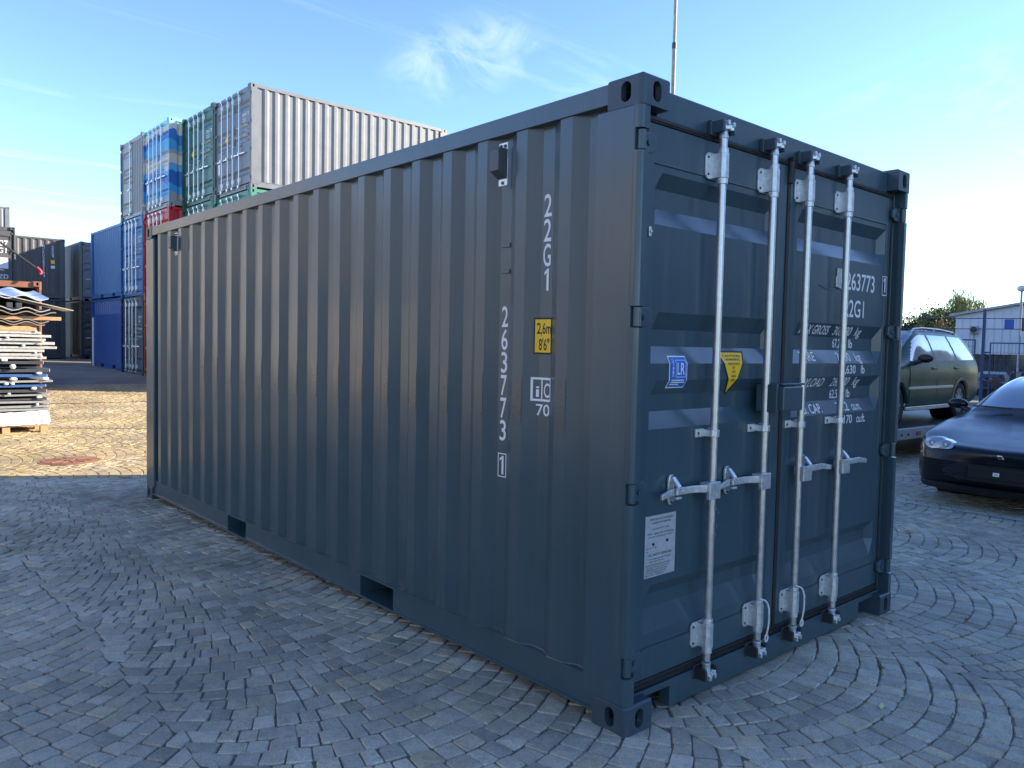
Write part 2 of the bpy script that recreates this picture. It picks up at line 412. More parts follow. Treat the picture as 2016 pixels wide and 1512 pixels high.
def container(root, paint, castm=None, L=CL, detail=1, doors='std', bars=GALV, H=CH, far_end=True, sides=(0, 1)):
    W = CW; castm = castm or paint
    hd = detail >= 2
    dz = H - CH
    # castings
    if detail >= 1:
        for mx in (0, 1):
            for my in (0, 1):
                for mz in (0, 1):
                    mb = casting(mx, my, mz, L, 20 if hd else 8, W, H)
                    mb.build('corner_casting', castm, root, smooth=35)
    else:
        for mx in (0, W - 0.162):
            for mz in (0, H - 0.118):
                MB().box(mx, mx + 0.162, 0, 0.178, mz, mz + 0.118).build('corner_casting', castm, root)
    zb, zt = 0.118, H - 0.118
    bv = 0.005 if hd else 0
    # posts
    for s in (0, 1):
        X = (lambda x: x) if not s else (lambda x: W - x)
        post = MB()
        prof = [(0.0, 0.232), (0.0, 0.036), (0.052, 0.036), (0.052, 0.068), (0.085, 0.068), (0.085, 0.232)]
        post.prism([(X(p[0]), p[1]) for p in prof], 'z', zb, zt)
        po = post.build('corner_post', paint, root, bevel=0.003 if hd else 0, smooth=30)
        # the rounded outer bar of the door post, interrupted at the hinges
        edges = [zb] + [z for ab in hinge_z() for z in ab] + [zt]
        for i in range(0, len(edges), 2):
            seg = MB(); r = 0.022
            arc = [(0.052, 0.036), (0.0, 0.036)] + [(r - r * math.sin(t), r - r * math.cos(t)) for t in [math.pi / 2 * k / 5 for k in range(5, -1, -1)]] + [(0.052, 0.0)]
            seg.prism([(X(p[0]), p[1] + 0.004) for p in arc], 'z', edges[i], edges[i + 1])
            seg.build('post_edge', paint, po, smooth=40)
        if far_end:
            MB().box(min(X(0), X(0.09)), max(X(0), X(0.09)), L - 0.232, L - 0.004, zb, zt).build('corner_post', paint, root, bevel=0.012 if hd else 0, smooth=35)
    # rails
    for s in (0, 1):
        X = (lambda x: x) if not s else (lambda x: W - x)
        t = MB(); t.box(min(X(0.003), X(0.065)), max(X(0.003), X(0.065)), 0.178, L - 0.178, H - 0.092, H - 0.010)
        t.build('top_side_rail', paint, root, bevel=0.004 if hd else 0, smooth=35)
        b = MB()
        if hd:
            pk = [(0.178, 1.70), (2.055, 3.72), (4.065, L - 0.178)]
        else:
            pk = [(0.178, L * 0.28), (L * 0.28 + 0.36, L * 0.62), (L * 0.62 + 0.36, L - 0.178)]
        for a, c in pk:
            b.box(min(X(0.016), X(0.024)), max(X(0.016), X(0.024)), a, c, 0.058, 0.176)
        b.box(min(X(0.002), X(0.07)), max(X(0.002), X(0.07)), 0.178, L - 0.178, 0.046, 0.058)
        b.box(min(X(0.006), X(0.07)), max(X(0.006), X(0.07)), 0.178, L - 0.178, 0.1765, 0.186)
        br = b.build('bottom_side_rail', paint, root, smooth=35)
        if hd or detail == 1:
            for (a0, a1) in ((pk[0][1], pk[1][0]), (pk[1][1], pk[2][0])):
                q = MB(); x0, x1 = X(0.025), X(1.1)
                q.add([(x0, a0, 0.06), (x1, a0, 0.06), (x1, a0, 0.175), (x0, a0, 0.175), (x0, a1, 0.06), (x1, a1, 0.06), (x1, a1, 0.175), (x0, a1, 0.175)], [(0, 1, 2, 3), (4, 5, 6, 7), (0, 1, 5, 4), (3, 2, 6, 7), (1, 2, 6, 5)])
                q.build('fork_pocket', paint, br, clean=False)
    # side walls
    for s in sides:
        X = (lambda x: x) if not s else (lambda x: W - x)
        pr = corr_profile(0.225, L - 0.225)
        mb = MB(); n = len(pr)
        zlev = [0.181, H - 0.088]
        P = [(X(p[0]), p[1], z) for z in zlev for p in pr]
        mb.add(P, [(i, i + 1, n + i + 1, n + i) for i in range(n - 1)])
        mb.build('side_panel', paint, root, clean=False)
    # roof, floor, front wall
    MB().box(0.06, W - 0.06, 0.1, L - 0.06, H - 0.045, H - 0.020).build('roof_panel', paint, root)
    MB().box(0.07, W - 0.07, 0.09, L - 0.03, 0.14, 0.172).build('floor', DARKIN, root)
    MB().box(0.09, W - 0.09, L - 0.05, L - 0.03, 0.05, H - 0.05).build('front_wall', paint, root)
    # header and sill
    hb = MB().box(0.162, W - 0.162, 0.062, 0.16, H - 0.140, H - 0.014)
    hb.build('door_header', paint, root, bevel=bv, smooth=35)
    MB().box(0.05, W - 0.05, 0.070, 0.13, H - 0.150, H - 0.1405).build('door_header', paint, root)
    sb = MB()
    sb.prism([(0.162, 0.105), (0.165, 0.132), (W - 0.165, 0.132), (W - 0.162, 0.105), (W - 0.34, 0.105), (W - 0.34, 0.014), (0.34, 0.014), (0.34, 0.105)], 'y', 0.045, 0.10)
    sb.box(0.085, W - 0.085, 0.047, 0.10, 0.1195, 0.131)
    sb.build('door_sill', paint, root, bevel=0.002 if hd else 0, smooth=35)
    # doors
    if doors == 'std':
        xc = 1.182
        leaves = ((0.108, xc - 0.014), (xc + 0.014, W - 0.108))
        for (xa, xb) in leaves:
            d = door_panel(xa + 0.045, xb - 0.075 if xa < 1 else xb - 0.06, 0.30, 2.28)
            if xa > 1: d = door_panel(xa + 0.075, xb - 0.045, 0.30, 2.28)
            if dz:
                d.v = [(x, y, z * H / CH) for x, y, z in d.v]
            do = d.build('door', paint, root, smooth=None)
            fr = MB(); y0 = DOOR_Y - 0.003; y1 = DOOR_Y + 0.04
            pa, pb = (xa + 0.045, xb - 0.075) if xa < 1 else (xa + 0.075, xb - 0.045)
            zt_ = 2.435 + dz
            fr.box(xa, pa, y0, y1, 0.172, zt_); fr.box(pb, xb, y0, y1, 0.172, zt_)
            fr.box(pa, pb, y0, y1, 2.28 + dz, zt_); fr.box(pa, pb, y0, y1, 0.172, 0.30)
            fr.build('door_frame', paint, do, bevel=0.003 if hd else 0, smooth=35)
            if hd:
                gk = MB(); gy0, gy1 = DOOR_Y - 0.008, DOOR_Y + 0.02
                gk.box(xa - 0.018, xb + 0.012, gy0, gy1, zt_ + 0.001, zt_ + 0.026)
                gk.box(xa - 0.018, xb + 0.012, gy0, gy1, 0.137, 0.171)
                gk.box(xa - 0.018, xa - 0.001, gy0, gy1, 0.171, zt_ + 0.001)
                gk.box(xb + 0.001, xb + 0.0125, gy0, gy1, 0.171, zt_ + 0.001)
                gk.build('door_gasket', RUBBER, do, bevel=0.003, smooth=35)
                # lip ridge lines of the gasket and the weld beads of the panel
                lp = MB()
                lp.box(xa - 0.016, xb + 0.011, gy0 - 0.004, gy0, zt_ + 0.009, zt_ + 0.013); lp.box(xa - 0.016, xb + 0.011, gy0 - 0.004, gy0, 0.152, 0.157)
                lp.build('gasket_lip', RUBBER, do)
                wb = MB(); wb.box(pa, pb, y0 - 0.003, y0, 2.279, 2.284); wb.box(pa, pb, y0 - 0.003, y0, 0.298, 0.303)
                wb.build('weld_bead', paint, do, bevel=0.001)
            # hinges
            for (za, zb2) in hinge_z():
                za += dz * za / CH; zb2 += dz * zb2 / CH
                hg = MB()
                left = xa < 1
                Xh = (lambda x: x) if left else (lambda x: W - x)
                hg.cyl((Xh(0.028), 0.024, za + 0.004), (Xh(0.028), 0.024, zb2 - 0.004), 0.017, 12)
                zc = (za + zb2) / 2; hh = (zb2 - za) / 2 - 0.006
                poly = [(Xh(0.03), zc - hh), (Xh(0.10), zc - hh), (Xh(0.135), zc - hh * 0.5), (Xh(0.135), zc + hh * 0.7), (Xh(0.105), zc + hh * 1.15), (Xh(0.03), zc + hh)]
                hg.prism(poly, 'y', 0.034, 0.052)
                hg.build('hinge', paint, do, bevel=0.003 if hd else 0, smooth=35)
                if hd:
                    hb2 = MB(); hb2.cyl((Xh(0.085), 0.027, zc), (Xh(0.085), 0.036, zc), 0.012, 10); hb2.build('hinge_bolt', paint, do, smooth=40)
    elif doors == 'open':
        MB().box(0.10, W - 0.10, 3.2, 3.22, 0.17, H - 0.15).build('shade_screen', DARKIN, root)  # black screen added to paint the depth of the opening in shade
    elif doors == 'half':
        # one corrugated half and one door leaf with a single bar
        mb = MB(); pr = []
        x = 1.2; k = 0
        pts = [(1.2, 0.10)]
        while x < W - 0.2:
            pts += [(x + 0.03, 0.10), (x + 0.06, 0.065), (x + 0.12, 0.065), (x + 0.15, 0.10)]; x += 0.18
        pts.append((W - 0.09, 0.10)); n = len(pts)
        mb.add([(p[0], p[1], z) for z in (0.15, H - 0.15) for p in pts], [(i, i + 1, n + i + 1, n + i) for i in range(n - 1)])
        mb.build('end_panel', paint, root, clean=False)
        d = door_panel(0.20, 1.16, 0.30, 2.28); do = d.build('door', paint, root)
        fr = MB().box(0.10, 0.20, 0.057, 0.10, 0.17, 2.43).box(1.16, 1.2, 0.057, 0.10, 0.17, 2.43).box(0.2, 1.16, 0.057, 0.10, 2.28, 2.43).box(0.2, 1.16, 0.057, 0.10, 0.17, 0.30)
        fr.build('door_frame', paint, do)
    elif doors == 'plain':
        MB().box(0.085, W - 0.085, 0.06, 0.10, 0.135, H - 0.15).build('end_panel', paint, root)
    # locking bars
    if doors == 'std':
        rods = (0.555, 0.965, 1.295, 1.705)
    elif doors == 'half':
        rods = (1.08,)
    else: rods = ()
    for i, rx in enumerate(rods):
        lb = MB(); y = 0.012
        lb.cyl((rx, y, 0.17), (rx, y, H - 0.14), 0.0172, 16 if hd else 8)
        bar = lb.build('locking_bar', bars, root, smooth=40)
        sides_ = -1 if i < 2 else 1
        # bearing brackets
        for zc in (0.285, H - 0.265):
            k = MB()
            pl = MB()
            z0, z1 = zc - 0.056, zc + 0.056
            c = 0.014
            k.prism([(rx - 0.070, z0 + c), (rx - 0.070 + c, z0), (rx + 0.030, z0), (rx + 0.030, z1), (rx - 0.070 + c, z1), (rx - 0.070, z1 - c)], 'y', DOOR_Y - 0.012, DOOR_Y - 0.0035)
            k.prism([(rx - 0.027, DOOR_Y - 0.01), (rx - 0.024, y - 0.010), (rx - 0.012, y - 0.023), (rx + 0.012, y - 0.023), (rx + 0.024, y - 0.010), (rx + 0.027, DOOR_Y - 0.01)], 'z', z0 + 0.004, z1 - 0.004)
            bk = k.build('bearing_bracket', GALV2, bar, bevel=0.002 if hd else 0, smooth=40)
            if hd:
                for zz in (zc - 0.036, zc + 0.036):
                    rv = MB(); rv.ball((rx - 0.052, DOOR_Y - 0.013, zz), 0.006, 8, (1, 0.6, 1)); rv.cyl((rx + 0.0245, y + 0.02, zz), (rx + 0.029, y + 0.02, zz), 0.005, 8)
                    rv.build('rivet', STEELD, bar, smooth=40)
                MB().cyl((rx, y, z0 - 0.022), (rx, y, z0 + 0.004), 0.0225, 14).cyl((rx, y, z1 - 0.004), (rx, y, z1 + 0.018), 0.0225, 14).build('bar_collar', GALV2, bar, bevel=0.002, smooth=40)
        # cams and their keepers
        for top in (0, 1):
            z = H - 0.105 if top else 0.118
            dirn = 1 if top else -1
            cm = MB()
            if hd:
                cm.cyl((rx, y, z - dirn * 0.045), (rx, y, z - dirn * 0.008), 0.021, 12, 0.017)
                cm.prism([(rx - 0.020, 0.012), (rx - 0.024, -0.012), (rx - 0.004, -0.024), (rx + 0.012, -0.012), (rx + 0.030, -0.020), (rx + 0.034, 0.0), (rx + 0.014, 0.020)], 'z', z - 0.012, z + 0.012)
                cm.box(rx - 0.022, rx - 0.010, -0.028, 0.01, z + dirn * 0.004, z + dirn * 0.024)
                cm.box(rx + 0.020, rx + 0.032, -0.024, 0.01, z + dirn * 0.002, z + dirn * 0.022)
                cm.build('cam', GALV2, bar, bevel=0.0025, smooth=40)
                kp = MB()
                kp.box(rx - 0.044, rx - 0.030, -0.016, 0.060, z - 0.026, z + 0.026); kp.box(rx + 0.036, rx + 0.050, -0.016, 0.060, z - 0.026, z + 0.026)
                kp.box(rx - 0.050, rx + 0.055, 0.040, 0.0605, z - 0.032, z + 0.032)
                kp.build('cam_keeper', STEELD if not top else PAINT_D, bar, bevel=0.004, smooth=40)
            else:
                cm.box(rx - 0.045, rx + 0.045, -0.02, 0.06, z - 0.03, z + 0.03); cm.build('cam', bars, bar)
        # handle
        zz = 0.945
        hx = rx + sides_ * 0.045
        hd_ = MB()
        x0, x1 = sorted((rx - sides_ * 0.012, hx + sides_ * 0.022))
        hd_.box(x0, x1, y - 0.036, y - 0.0175, zz - 0.048, zz + 0.026)
        hd_.box(x0 + 0.003, x1 - 0.003, y - 0.033, y + 0.02, zz - 0.022, zz + 0.022)
        Lh = 0.345
        xa2, xb2 = hx, rx + sides_ * Lh
        ya = y - 0.034
        dzh = -0.012
        P = []
        for f_, oy, zl, zh in ((0.0, 0.006, -0.017, 0.017), (0.30, 0.036, -0.015, 0.016), (0.75, 0.042, -0.015, 0.015), (1.0, 0.034, dzh - 0.011, dzh + 0.012)):
            xx = xa2 + (xb2 - xa2) * f_
            P += [(xx, ya + oy, zz + zl), (xx, ya + oy + 0.013, zz + zl), (xx, ya + oy + 0.013, zz + zh), (xx, ya + oy, zz + zh)]
        F = [(0, 1, 2, 3), (12, 15, 14, 13)]
        for k in (0, 4, 8):
            for j in range(4): F.append((k + j, k + (j + 1) % 4, k + 4 + (j + 1) % 4, k + 4 + j))
        hd_.add(P, F)
        hd_.build('handle', GALV2, bar, bevel=0.003 if hd else 0, smooth=40)
        if hd:
            cx = rx + sides_ * 0.245 if sides_ < 0 else rx + 0.105
            zc = 0.952; oy = DOOR_Y - 0.004
            hy = ya + 0.036                       # front face of the handle here
            ct = MB()
            loz = [(cx - 0.019, zc - 0.046), (cx - 0.010, zc - 0.063), (cx + 0.010, zc - 0.063), (cx + 0.019, zc - 0.046), (cx + 0.019, zc + 0.046), (cx + 0.010, zc + 0.063), (cx - 0.010, zc + 0.063), (cx - 0.019, zc + 0.046)]
            ct.prism(loz, 'y', oy - 0.012, oy)
            ct.prism([(oy - 0.010, zc - 0.044), (hy - 0.010, zc - 0.036), (hy - 0.010, zc - 0.026), (oy - 0.010, zc - 0.030)], 'x', cx - 0.016, cx + 0.020)
            ct.build('handle_retainer', GALV2, bar, bevel=0.003, smooth=40)
            lt = MB()
            lt.prism([(oy - 0.010, zc + 0.054), (oy - 0.022, zc + 0.056), (hy - 0.014, zc + 0.018), (hy - 0.012, zc - 0.002), (hy - 0.002, zc - 0.002), (hy - 0.002, zc + 0.014), (oy - 0.010, zc + 0.036)], 'x', cx - 0.011, cx + 0.012)
            lt.prism([(cx - 0.014, zc + 0.004), (cx + 0.040, zc - 0.002), (cx + 0.050, zc - 0.008), (cx + 0.040, zc - 0.016), (cx - 0.014, zc - 0.018)], 'y', hy - 0.011, hy - 0.001)
            lt.build('handle_latch', GALV2, bar, bevel=0.003, smooth=40)
            MB().ball((cx, oy - 0.014, zc + 0.052), 0.0065, 8).ball((cx, oy - 0.014, zc - 0.053), 0.0065, 8).build('rivet', STEELD, bar, smooth=40)
            # mid guide
            gd = MB()
            gd.box(rx - 0.080, rx - 0.020, DOOR_Y - 0.012, DOOR_Y - 0.0005, 1.160, 1.197); gd.box(rx + 0.018, rx + 0.050, DOOR_Y - 0.012, DOOR_Y - 0.0005, 1.160, 1.197)
            gd.prism([(rx - 0.026, DOOR_Y - 0.010), (rx - 0.024, y - 0.006), (rx - 0.010, y - 0.0215), (rx + 0.010, y - 0.0215), (rx + 0.024, y - 0.006), (rx + 0.026, DOOR_Y - 0.010)], 'z', 1.163, 1.194)
            gd.build('bar_guide', GALV2, bar, bevel=0.0025, smooth=40)
            MB().ball((rx - 0.062, DOOR_Y - 0.013, 1.178), 0.006, 8, (1, .6, 1)).ball((rx + 0.040, DOOR_Y - 0.013, 1.178), 0.006, 8, (1, .6, 1)).build('rivet', STEELD, bar, smooth=40)
        elif detail >= 1:
            MB().box(rx - 0.07, rx + 0.05, 0.03, 0.058, 1.16, 1.20).build('bar_guide', GALV2, bar)
    return root
# ------------------------------------------------------------------ the container in front
hero = empty('shipping_container', (0, 0, 0))
tag(hero, 'large new anthracite grey shipping container standing alone on the cobbles in front', 'shipping container', 'shipping containers in the yard')
container(hero, PAINT, PAINT_D, detail=2)
def side_x(y):
    pr = corr_profile(0.225, CL - 0.225)
    for (xa, ya), (xb, yb) in zip(pr, pr[1:]):
        if ya <= y <= yb:
            return xa + (xb - xa) * (y - ya) / max(yb - ya, 1e-6)
    return 0.046
SB = [p[1] for p in corr_profile(0.225, 1.3)]
def conv_side(eps=0.0015):
    # s runs to the viewer's right (towards -Y), measured as -y
    return lambda s, t: (side_x(-s) - eps, -s, t)
def side_text(body, y0, y1, z0, h, mt=WHITE, eps=0.0015):
    return letters(body, -y0, -y1, z0, h, conv_side(eps), mt, hero, 'lettering', [-b for b in SB], 0)
zz = 2.205
for ch in '22G1':
    w = 0.047 if ch != '1' else 0.028
    side_text(ch, 0.552 + w / 2, 0.552 - w / 2, zz - 0.096, 0.096); zz -= 0.108
zz = 1.722
for ch in '263773':
    side_text(ch, 0.826 + 0.022, 0.826 - 0.022, zz - 0.094, 0.094); zz -= 0.1065
side_text('1', 0.830 + 0.014, 0.830 - 0.014, 0.934, 0.088)
frame_decal(-0.857, -0.797, 0.921, 1.034, 0.005, conv_side(), WHITE, hero, 'number_frame', breaks=[-b for b in SB], axis_break=0)
kw = dict(breaks=[-b for b in SB], axis_break=0)
st = decal([(-0.614, 1.505), (-0.508, 1.505), (-0.508, 1.667), (-0.614, 1.667)], conv_side(0.0015), BLACKP, hero, 'height_sticker', **kw)
decal([(-0.607, 1.513), (-0.515, 1.513), (-0.515, 1.659), (-0.607, 1.659)], conv_side(0.0025), YELLOW, st, 'sticker_face', **kw)
letters('2,6m', -0.600, -0.516, 1.596, 0.048, conv_side(0.0035), BLACKP, st, 'lettering', [-b for b in SB], 0)
letters("8'6\"", -0.590, -0.525, 1.523, 0.050, conv_side(0.0035), BLACKP, st, 'lettering', [-b for b in SB], 0)
frame_decal(-0.622, -0.505, 1.296, 1.402, 0.010, conv_side(), WHITE, hero, 'code_frame', **kw)
decal([(-0.570, 1.307), (-0.562, 1.307), (-0.562, 1.391), (-0.570, 1.391)], conv_side(), WHITE, hero, 'code_frame', **kw)
side_text('i', 0.600, 0.583, 1.315, 0.050); side_text('C', 0.553, 0.517, 1.315, 0.062)
side_text('70', 0.598, 0.514, 1.233, 0.050)
# small louvred vents under the top rail
def vent(y, far=False):
    v = MB()
    v.box(0.005, 0.011, y - 0.030, y + 0.030, 2.270, 2.465)
    vo = v.build('air_vent', GALV2, hero, bevel=0.002, smooth=40)
    h = MB()
    h.prism([(0.0, 2.300), (-0.055, 2.330), (-0.055, 2.425), (-0.048, 2.435), (0.004, 2.435)], 'y', y - 0.030, y + 0.030)
    h.v = [(p[0] + 0.005, p[1], p[2]) for p in h.v]
    h.build('vent_hood', VENT, vo, bevel=0.004, smooth=40)
    b = MB()
    for (dy, z) in ((-0.014, 2.448), (0.014, 2.450), (0.0, 2.283)): b.cyl((0.001, y + dy, z), (0.006, y + dy, z), 0.008, 10)
    b.build('vent_bolt', STEELD, vo, smooth=40)
vent(0.815); vent(5.22)
# slots pressed in the panel below the near vent
for z in (2.005, 1.885):
    MB().box(0.0405, 0.046, 0.798, 0.852, z - 0.010, z + 0.008).build('panel_tab', PAINT, hero, bevel=0.002, smooth=50)
# scalloped weld bead between side wall and bottom rail
wb = MB(); pr = corr_profile(0.225, CL - 0.225)
path = []
for (xa, ya), (xb, yb) in zip(pr, pr[1:]):
    k = max(2, int(abs(yb - ya) / 0.03))
    for i in range(k): path.append((xa + (xb - xa) * i / k - 0.003, ya + (yb - ya) * i / k, 0.1875 + random.uniform(-0.0015, 0.0015)))
wb.tube(path, 0.0032, 5)
wb.build('weld_bead', PAINT, hero, smooth=60)

def conv_door(eps=0.0015): return lambda s, t: (s, DOOR_Y + door_depth(t) - eps, t)
def door_text(body, x0, x1, z0, h): return letters(body, x0, x1, z0, h, conv_door(), WHITE, hero, 'lettering', DOOR_BREAKS, 1)
door_text('263773', 1.815, 2.155, 1.882, 0.092)
letters('1', 2.262, 2.290, 1.892, 0.082, lambda s, t: (s, DOOR_Y - 0.0045, t), WHITE, hero, 'lettering')
frame_decal(2.247, 2.308, 1.872, 1.984, 0.005, lambda s, t: (s, DOOR_Y - 0.0045, t), WHITE, hero, 'number_frame')
door_text('22G1', 1.800, 2.035, 1.735, 0.092)
for lab, w, val, x0, x1, unit, ux, z in (('MAX GROSS', 0.30, '30,480', 1.730, 1.932, 'kg', 1.985, 1.633), ('', 0, '67,200', 1.755, 1.895, 'lb', 1.940, 1.566),
                                   ('TARE', 0.155, '2,100', 1.770, 1.925, 'kg', 1.985, 1.493), ('', 0, '4,630', 1.800, 1.965, 'lb', 2.030, 1.424),
                                   ('PAYLOAD', 0.265, '28,380', 1.725, 1.925, 'kg', 1.985, 1.357), ('', 0, '62,570', 1.745, 1.890, 'lb', 1.935, 1.290),
                                   ('CU. CAP.', 0.25, '33.2', 1.790, 1.925, 'cu.m.', 1.965, 1.220), ('', 0, '1,170', 1.800, 1.945, 'cu.ft.', 2.000, 1.150)):
    if lab: door_text(lab, 1.375, 1.375 + w, z, 0.046)
    door_text(val, x0, x1, z, 0.046)
    door_text(unit, ux, ux + (0.065 if unit == 'kg' else 0.045 if unit == 'lb' else 0.105), z, 0.046)
# small plates and stickers on the doors
pl = MB().box(0.160, 0.362, DOOR_Y - 0.0035, DOOR_Y - 0.001, 0.595, 0.852).build('data_plate', PLATE, hero)
yy = DOOR_Y - 0.0045
def plate_text(body, x0, x1, z, h): letters(body, x0, x1, z, h, lambda s, t: (s, yy, t), INK, pl, 'lettering')
plate_text('APPROVED FOR TRANSPORT', 0.185, 0.345, 0.832, 0.0085); plate_text('UNDER CUSTOMS SEAL', 0.200, 0.330, 0.817, 0.0085)
plate_text('DATE MANUFACTURED', 0.205, 0.315, 0.793, 0.0065); plate_text('TYPE   IDENTIFICATION No.', 0.175, 0.350, 0.772, 0.008); plate_text('OF THE CONTAINER 263773 1', 0.180, 0.345, 0.760, 0.006)
plate_text('DATE', 0.168, 0.235, 0.715, 0.006); plate_text('No.', 0.168, 0.185, 0.702, 0.006)
plate_text('CSC SAFETY APPROVAL', 0.180, 0.340, 0.683, 0.010); plate_text('DATE MANUFACTURED', 0.185, 0.335, 0.668, 0.006); plate_text('IDENTIFICATION No.', 0.19, 0.29, 0.657, 0.006)
for i, t in enumerate(('MAXIMUM OPERATING GROSS MASS 30,480 KGS', 'ALLOWABLE STACKING LOAD FOR 1.8G', 'TRANSVERSE RACKING TEST FORCE', 'END WALL STRENGTH VALUE', 'SIDE WALL STRENGTH')):
    plate_text(t, 0.168, 0.335 - 0.012 * i, 0.643 - i * 0.0105, 0.0065)
MB().cyl((0.212, yy - 0.004, 0.733), (0.212, yy, 0.733), 0.006, 8).cyl((0.304, yy - 0.004, 0.738), (0.304, yy, 0.738), 0.006, 8).build('plate_rivet', STEELD, pl)
kd = dict(breaks=DOOR_BREAKS, axis_break=1)
bs = decal([(0.288, 1.376), (0.412, 1.376), (0.412, 1.512), (0.288, 1.512)], conv_door(0.0015), WHITE, hero, 'certificate_sticker', **kd)
decal([(0.293, 1.381), (0.407, 1.381), (0.407, 1.507), (0.293, 1.507)], conv_door(0.0025), BLUEST, bs, 'sticker_face', **kd)
frame_decal(0.333, 0.400, 1.422, 1.495, 0.002, conv_door(0.0032), WHITE, bs, 'logo_frame', **kd)
letters('LR', 0.342, 0.392, 1.434, 0.048, conv_door(0.0035), WHITE, bs, 'lettering', DOOR_BREAKS, 1)
for i, (c) in enumerate('DEIFITREC'): letters(c, 0.310, 0.320, 1.424 + i * 0.0085, 0.0065, conv_door(0.0035), WHITE, bs, 'lettering', DOOR_BREAKS, 1)
for i, w in enumerate((0.085, 0.095, 0.06)): decal([(0.304, 1.407 - i * 0.009), (0.304 + w, 1.407 - i * 0.009), (0.304 + w, 1.412 - i * 0.009), (0.304, 1.412 - i * 0.009)], conv_door(0.0035), WHITE, bs, 'print_line', **kd)
ws = decal([(0.650, 1.536), (0.752, 1.338), (0.765, 1.338), (0.872, 1.536)], conv_door(0.0015), BLACKP, hero, 'warning_sticker', **kd)
decal([(0.664, 1.529), (0.756, 1.349), (0.760, 1.349), (0.857, 1.529)], conv_door(0.0025), YELLOW, ws, 'sticker_face', **kd)
for t, x0, x1, z in (('CAUTION', 0.690, 0.832, 1.509), ('WARNING', 0.702, 0.820, 1.493), ('SURFACES TREATED', 0.715, 0.806, 1.474), ('BY', 0.752, 0.772, 1.456), ('NO', 0.750, 0.775, 1.438), ('LABEL', 0.742, 0.782, 1.418), ('INFO', 0.748, 0.775, 1.400)):
    letters(t, x0, x1, z, 0.010, conv_door(0.0035), BLACKP, ws, 'lettering', DOOR_BREAKS, 1)
# seal plate behind the outer right bar, lock box, brackets, door-hook, ropes
MB().prism([(1.690, 1.885), (1.76, 1.875), (1.76, 1.985), (1.700, 1.985), (1.700, 1.945), (1.688, 1.940)], 'y', DOOR_Y - 0.010, DOOR_Y - 0.001).build('seal_plate', GALV2, hero, bevel=0.003, smooth=40)
MB().prism([(1.52, 1.885), (1.62, 1.862), (1.68, 1.880), (1.68, 1.884), (1.62, 1.867), (1.52, 1.889)], 'y', DOOR_Y - 0.004, DOOR_Y).build('panel_crease', PAINT, hero)
lbx = MB(); lbx.box(0.975, 1.150, -0.075, 0.056, 1.262, 1.376)
lo = lbx.build('lock_box', PAINT, hero, bevel=0.008, segs=3, smooth=35)
MB().box(1.00, 1.20, -0.055, 0.056, 1.380, 1.390).box(0.955, 0.972, -0.05, 0.056, 1.255, 1.385).build('lock_box_cover', PAINT, lo, bevel=0.003, smooth=40)
MB().cyl((1.182, 0.055, 2.35), (1.182, 0.047, 2.46), 0.018, 10).box(1.166, 1.198, 0.03, 0.056, 2.455, 2.475).build('door_stop', RUBBER, hero, bevel=0.003, smooth=40)
MB().box(0.118, 0.134, 0.046, 0.058, 1.985, 2.025).cyl((0.126, 0.04, 2.005), (0.126, 0.05, 2.005), 0.007, 8).build('cable_clip', GALV2, hero, bevel=0.003, smooth=40)
for rx in (0.965, 1.295):
    pth = [(rx - 0.028, -0.010, 0.375)]
    for i in range(1, 15):
        t = i / 14
        pth.append((rx - 0.028 + 0.050 * min(1, t * 2.0) + 0.006 * math.sin(t * 9), -0.022 - 0.014 * math.sin(t * 3.1), 0.375 - 0.15 * t * t - 0.03 * t))
    lx, ly, lz = pth[-1]
    for i in range(1, 13):
        a = 2 * math.pi * i / 12
        pth.append((lx + 0.012 * math.sin(a), ly, lz - 0.016 + 0.016 * math.cos(a)))
    MB().tube(pth, 0.0042, 7).build('seal_rope', ROPE, hero, smooth=60)
# paint scratches on the left door
for i in range(9):
    x = 0.63 + random.uniform(-0.06, 0.06); z = random.choice((0.80, 0.72, 0.33, 0.27)) + random.uniform(-0.03, 0.03)
    h = random.uniform(0.006, 0.02)
    decal([(x, z), (x + 0.0015, z), (x + 0.002, z + h), (x + 0.0005, z + h)], lambda s, t: (s, DOOR_Y - 0.0042 , t), WHITE, hero, 'paint_scratch')
# darker overpainted rectangles half way up the outer ribs
yk = 0.38
while yk < 4.6:
    z0_ = 1.185 + random.uniform(-0.006, 0.006)
    decal([(-(yk + 0.067), z0_), (-(yk + 0.004), z0_), (-(yk + 0.004), z0_ + 0.218), (-(yk + 0.067), z0_ + 0.216)], lambda s_, t_: (0.0085, -s_, t_), PATCH, hero, 'paint_patch')
    yk += 0.27775
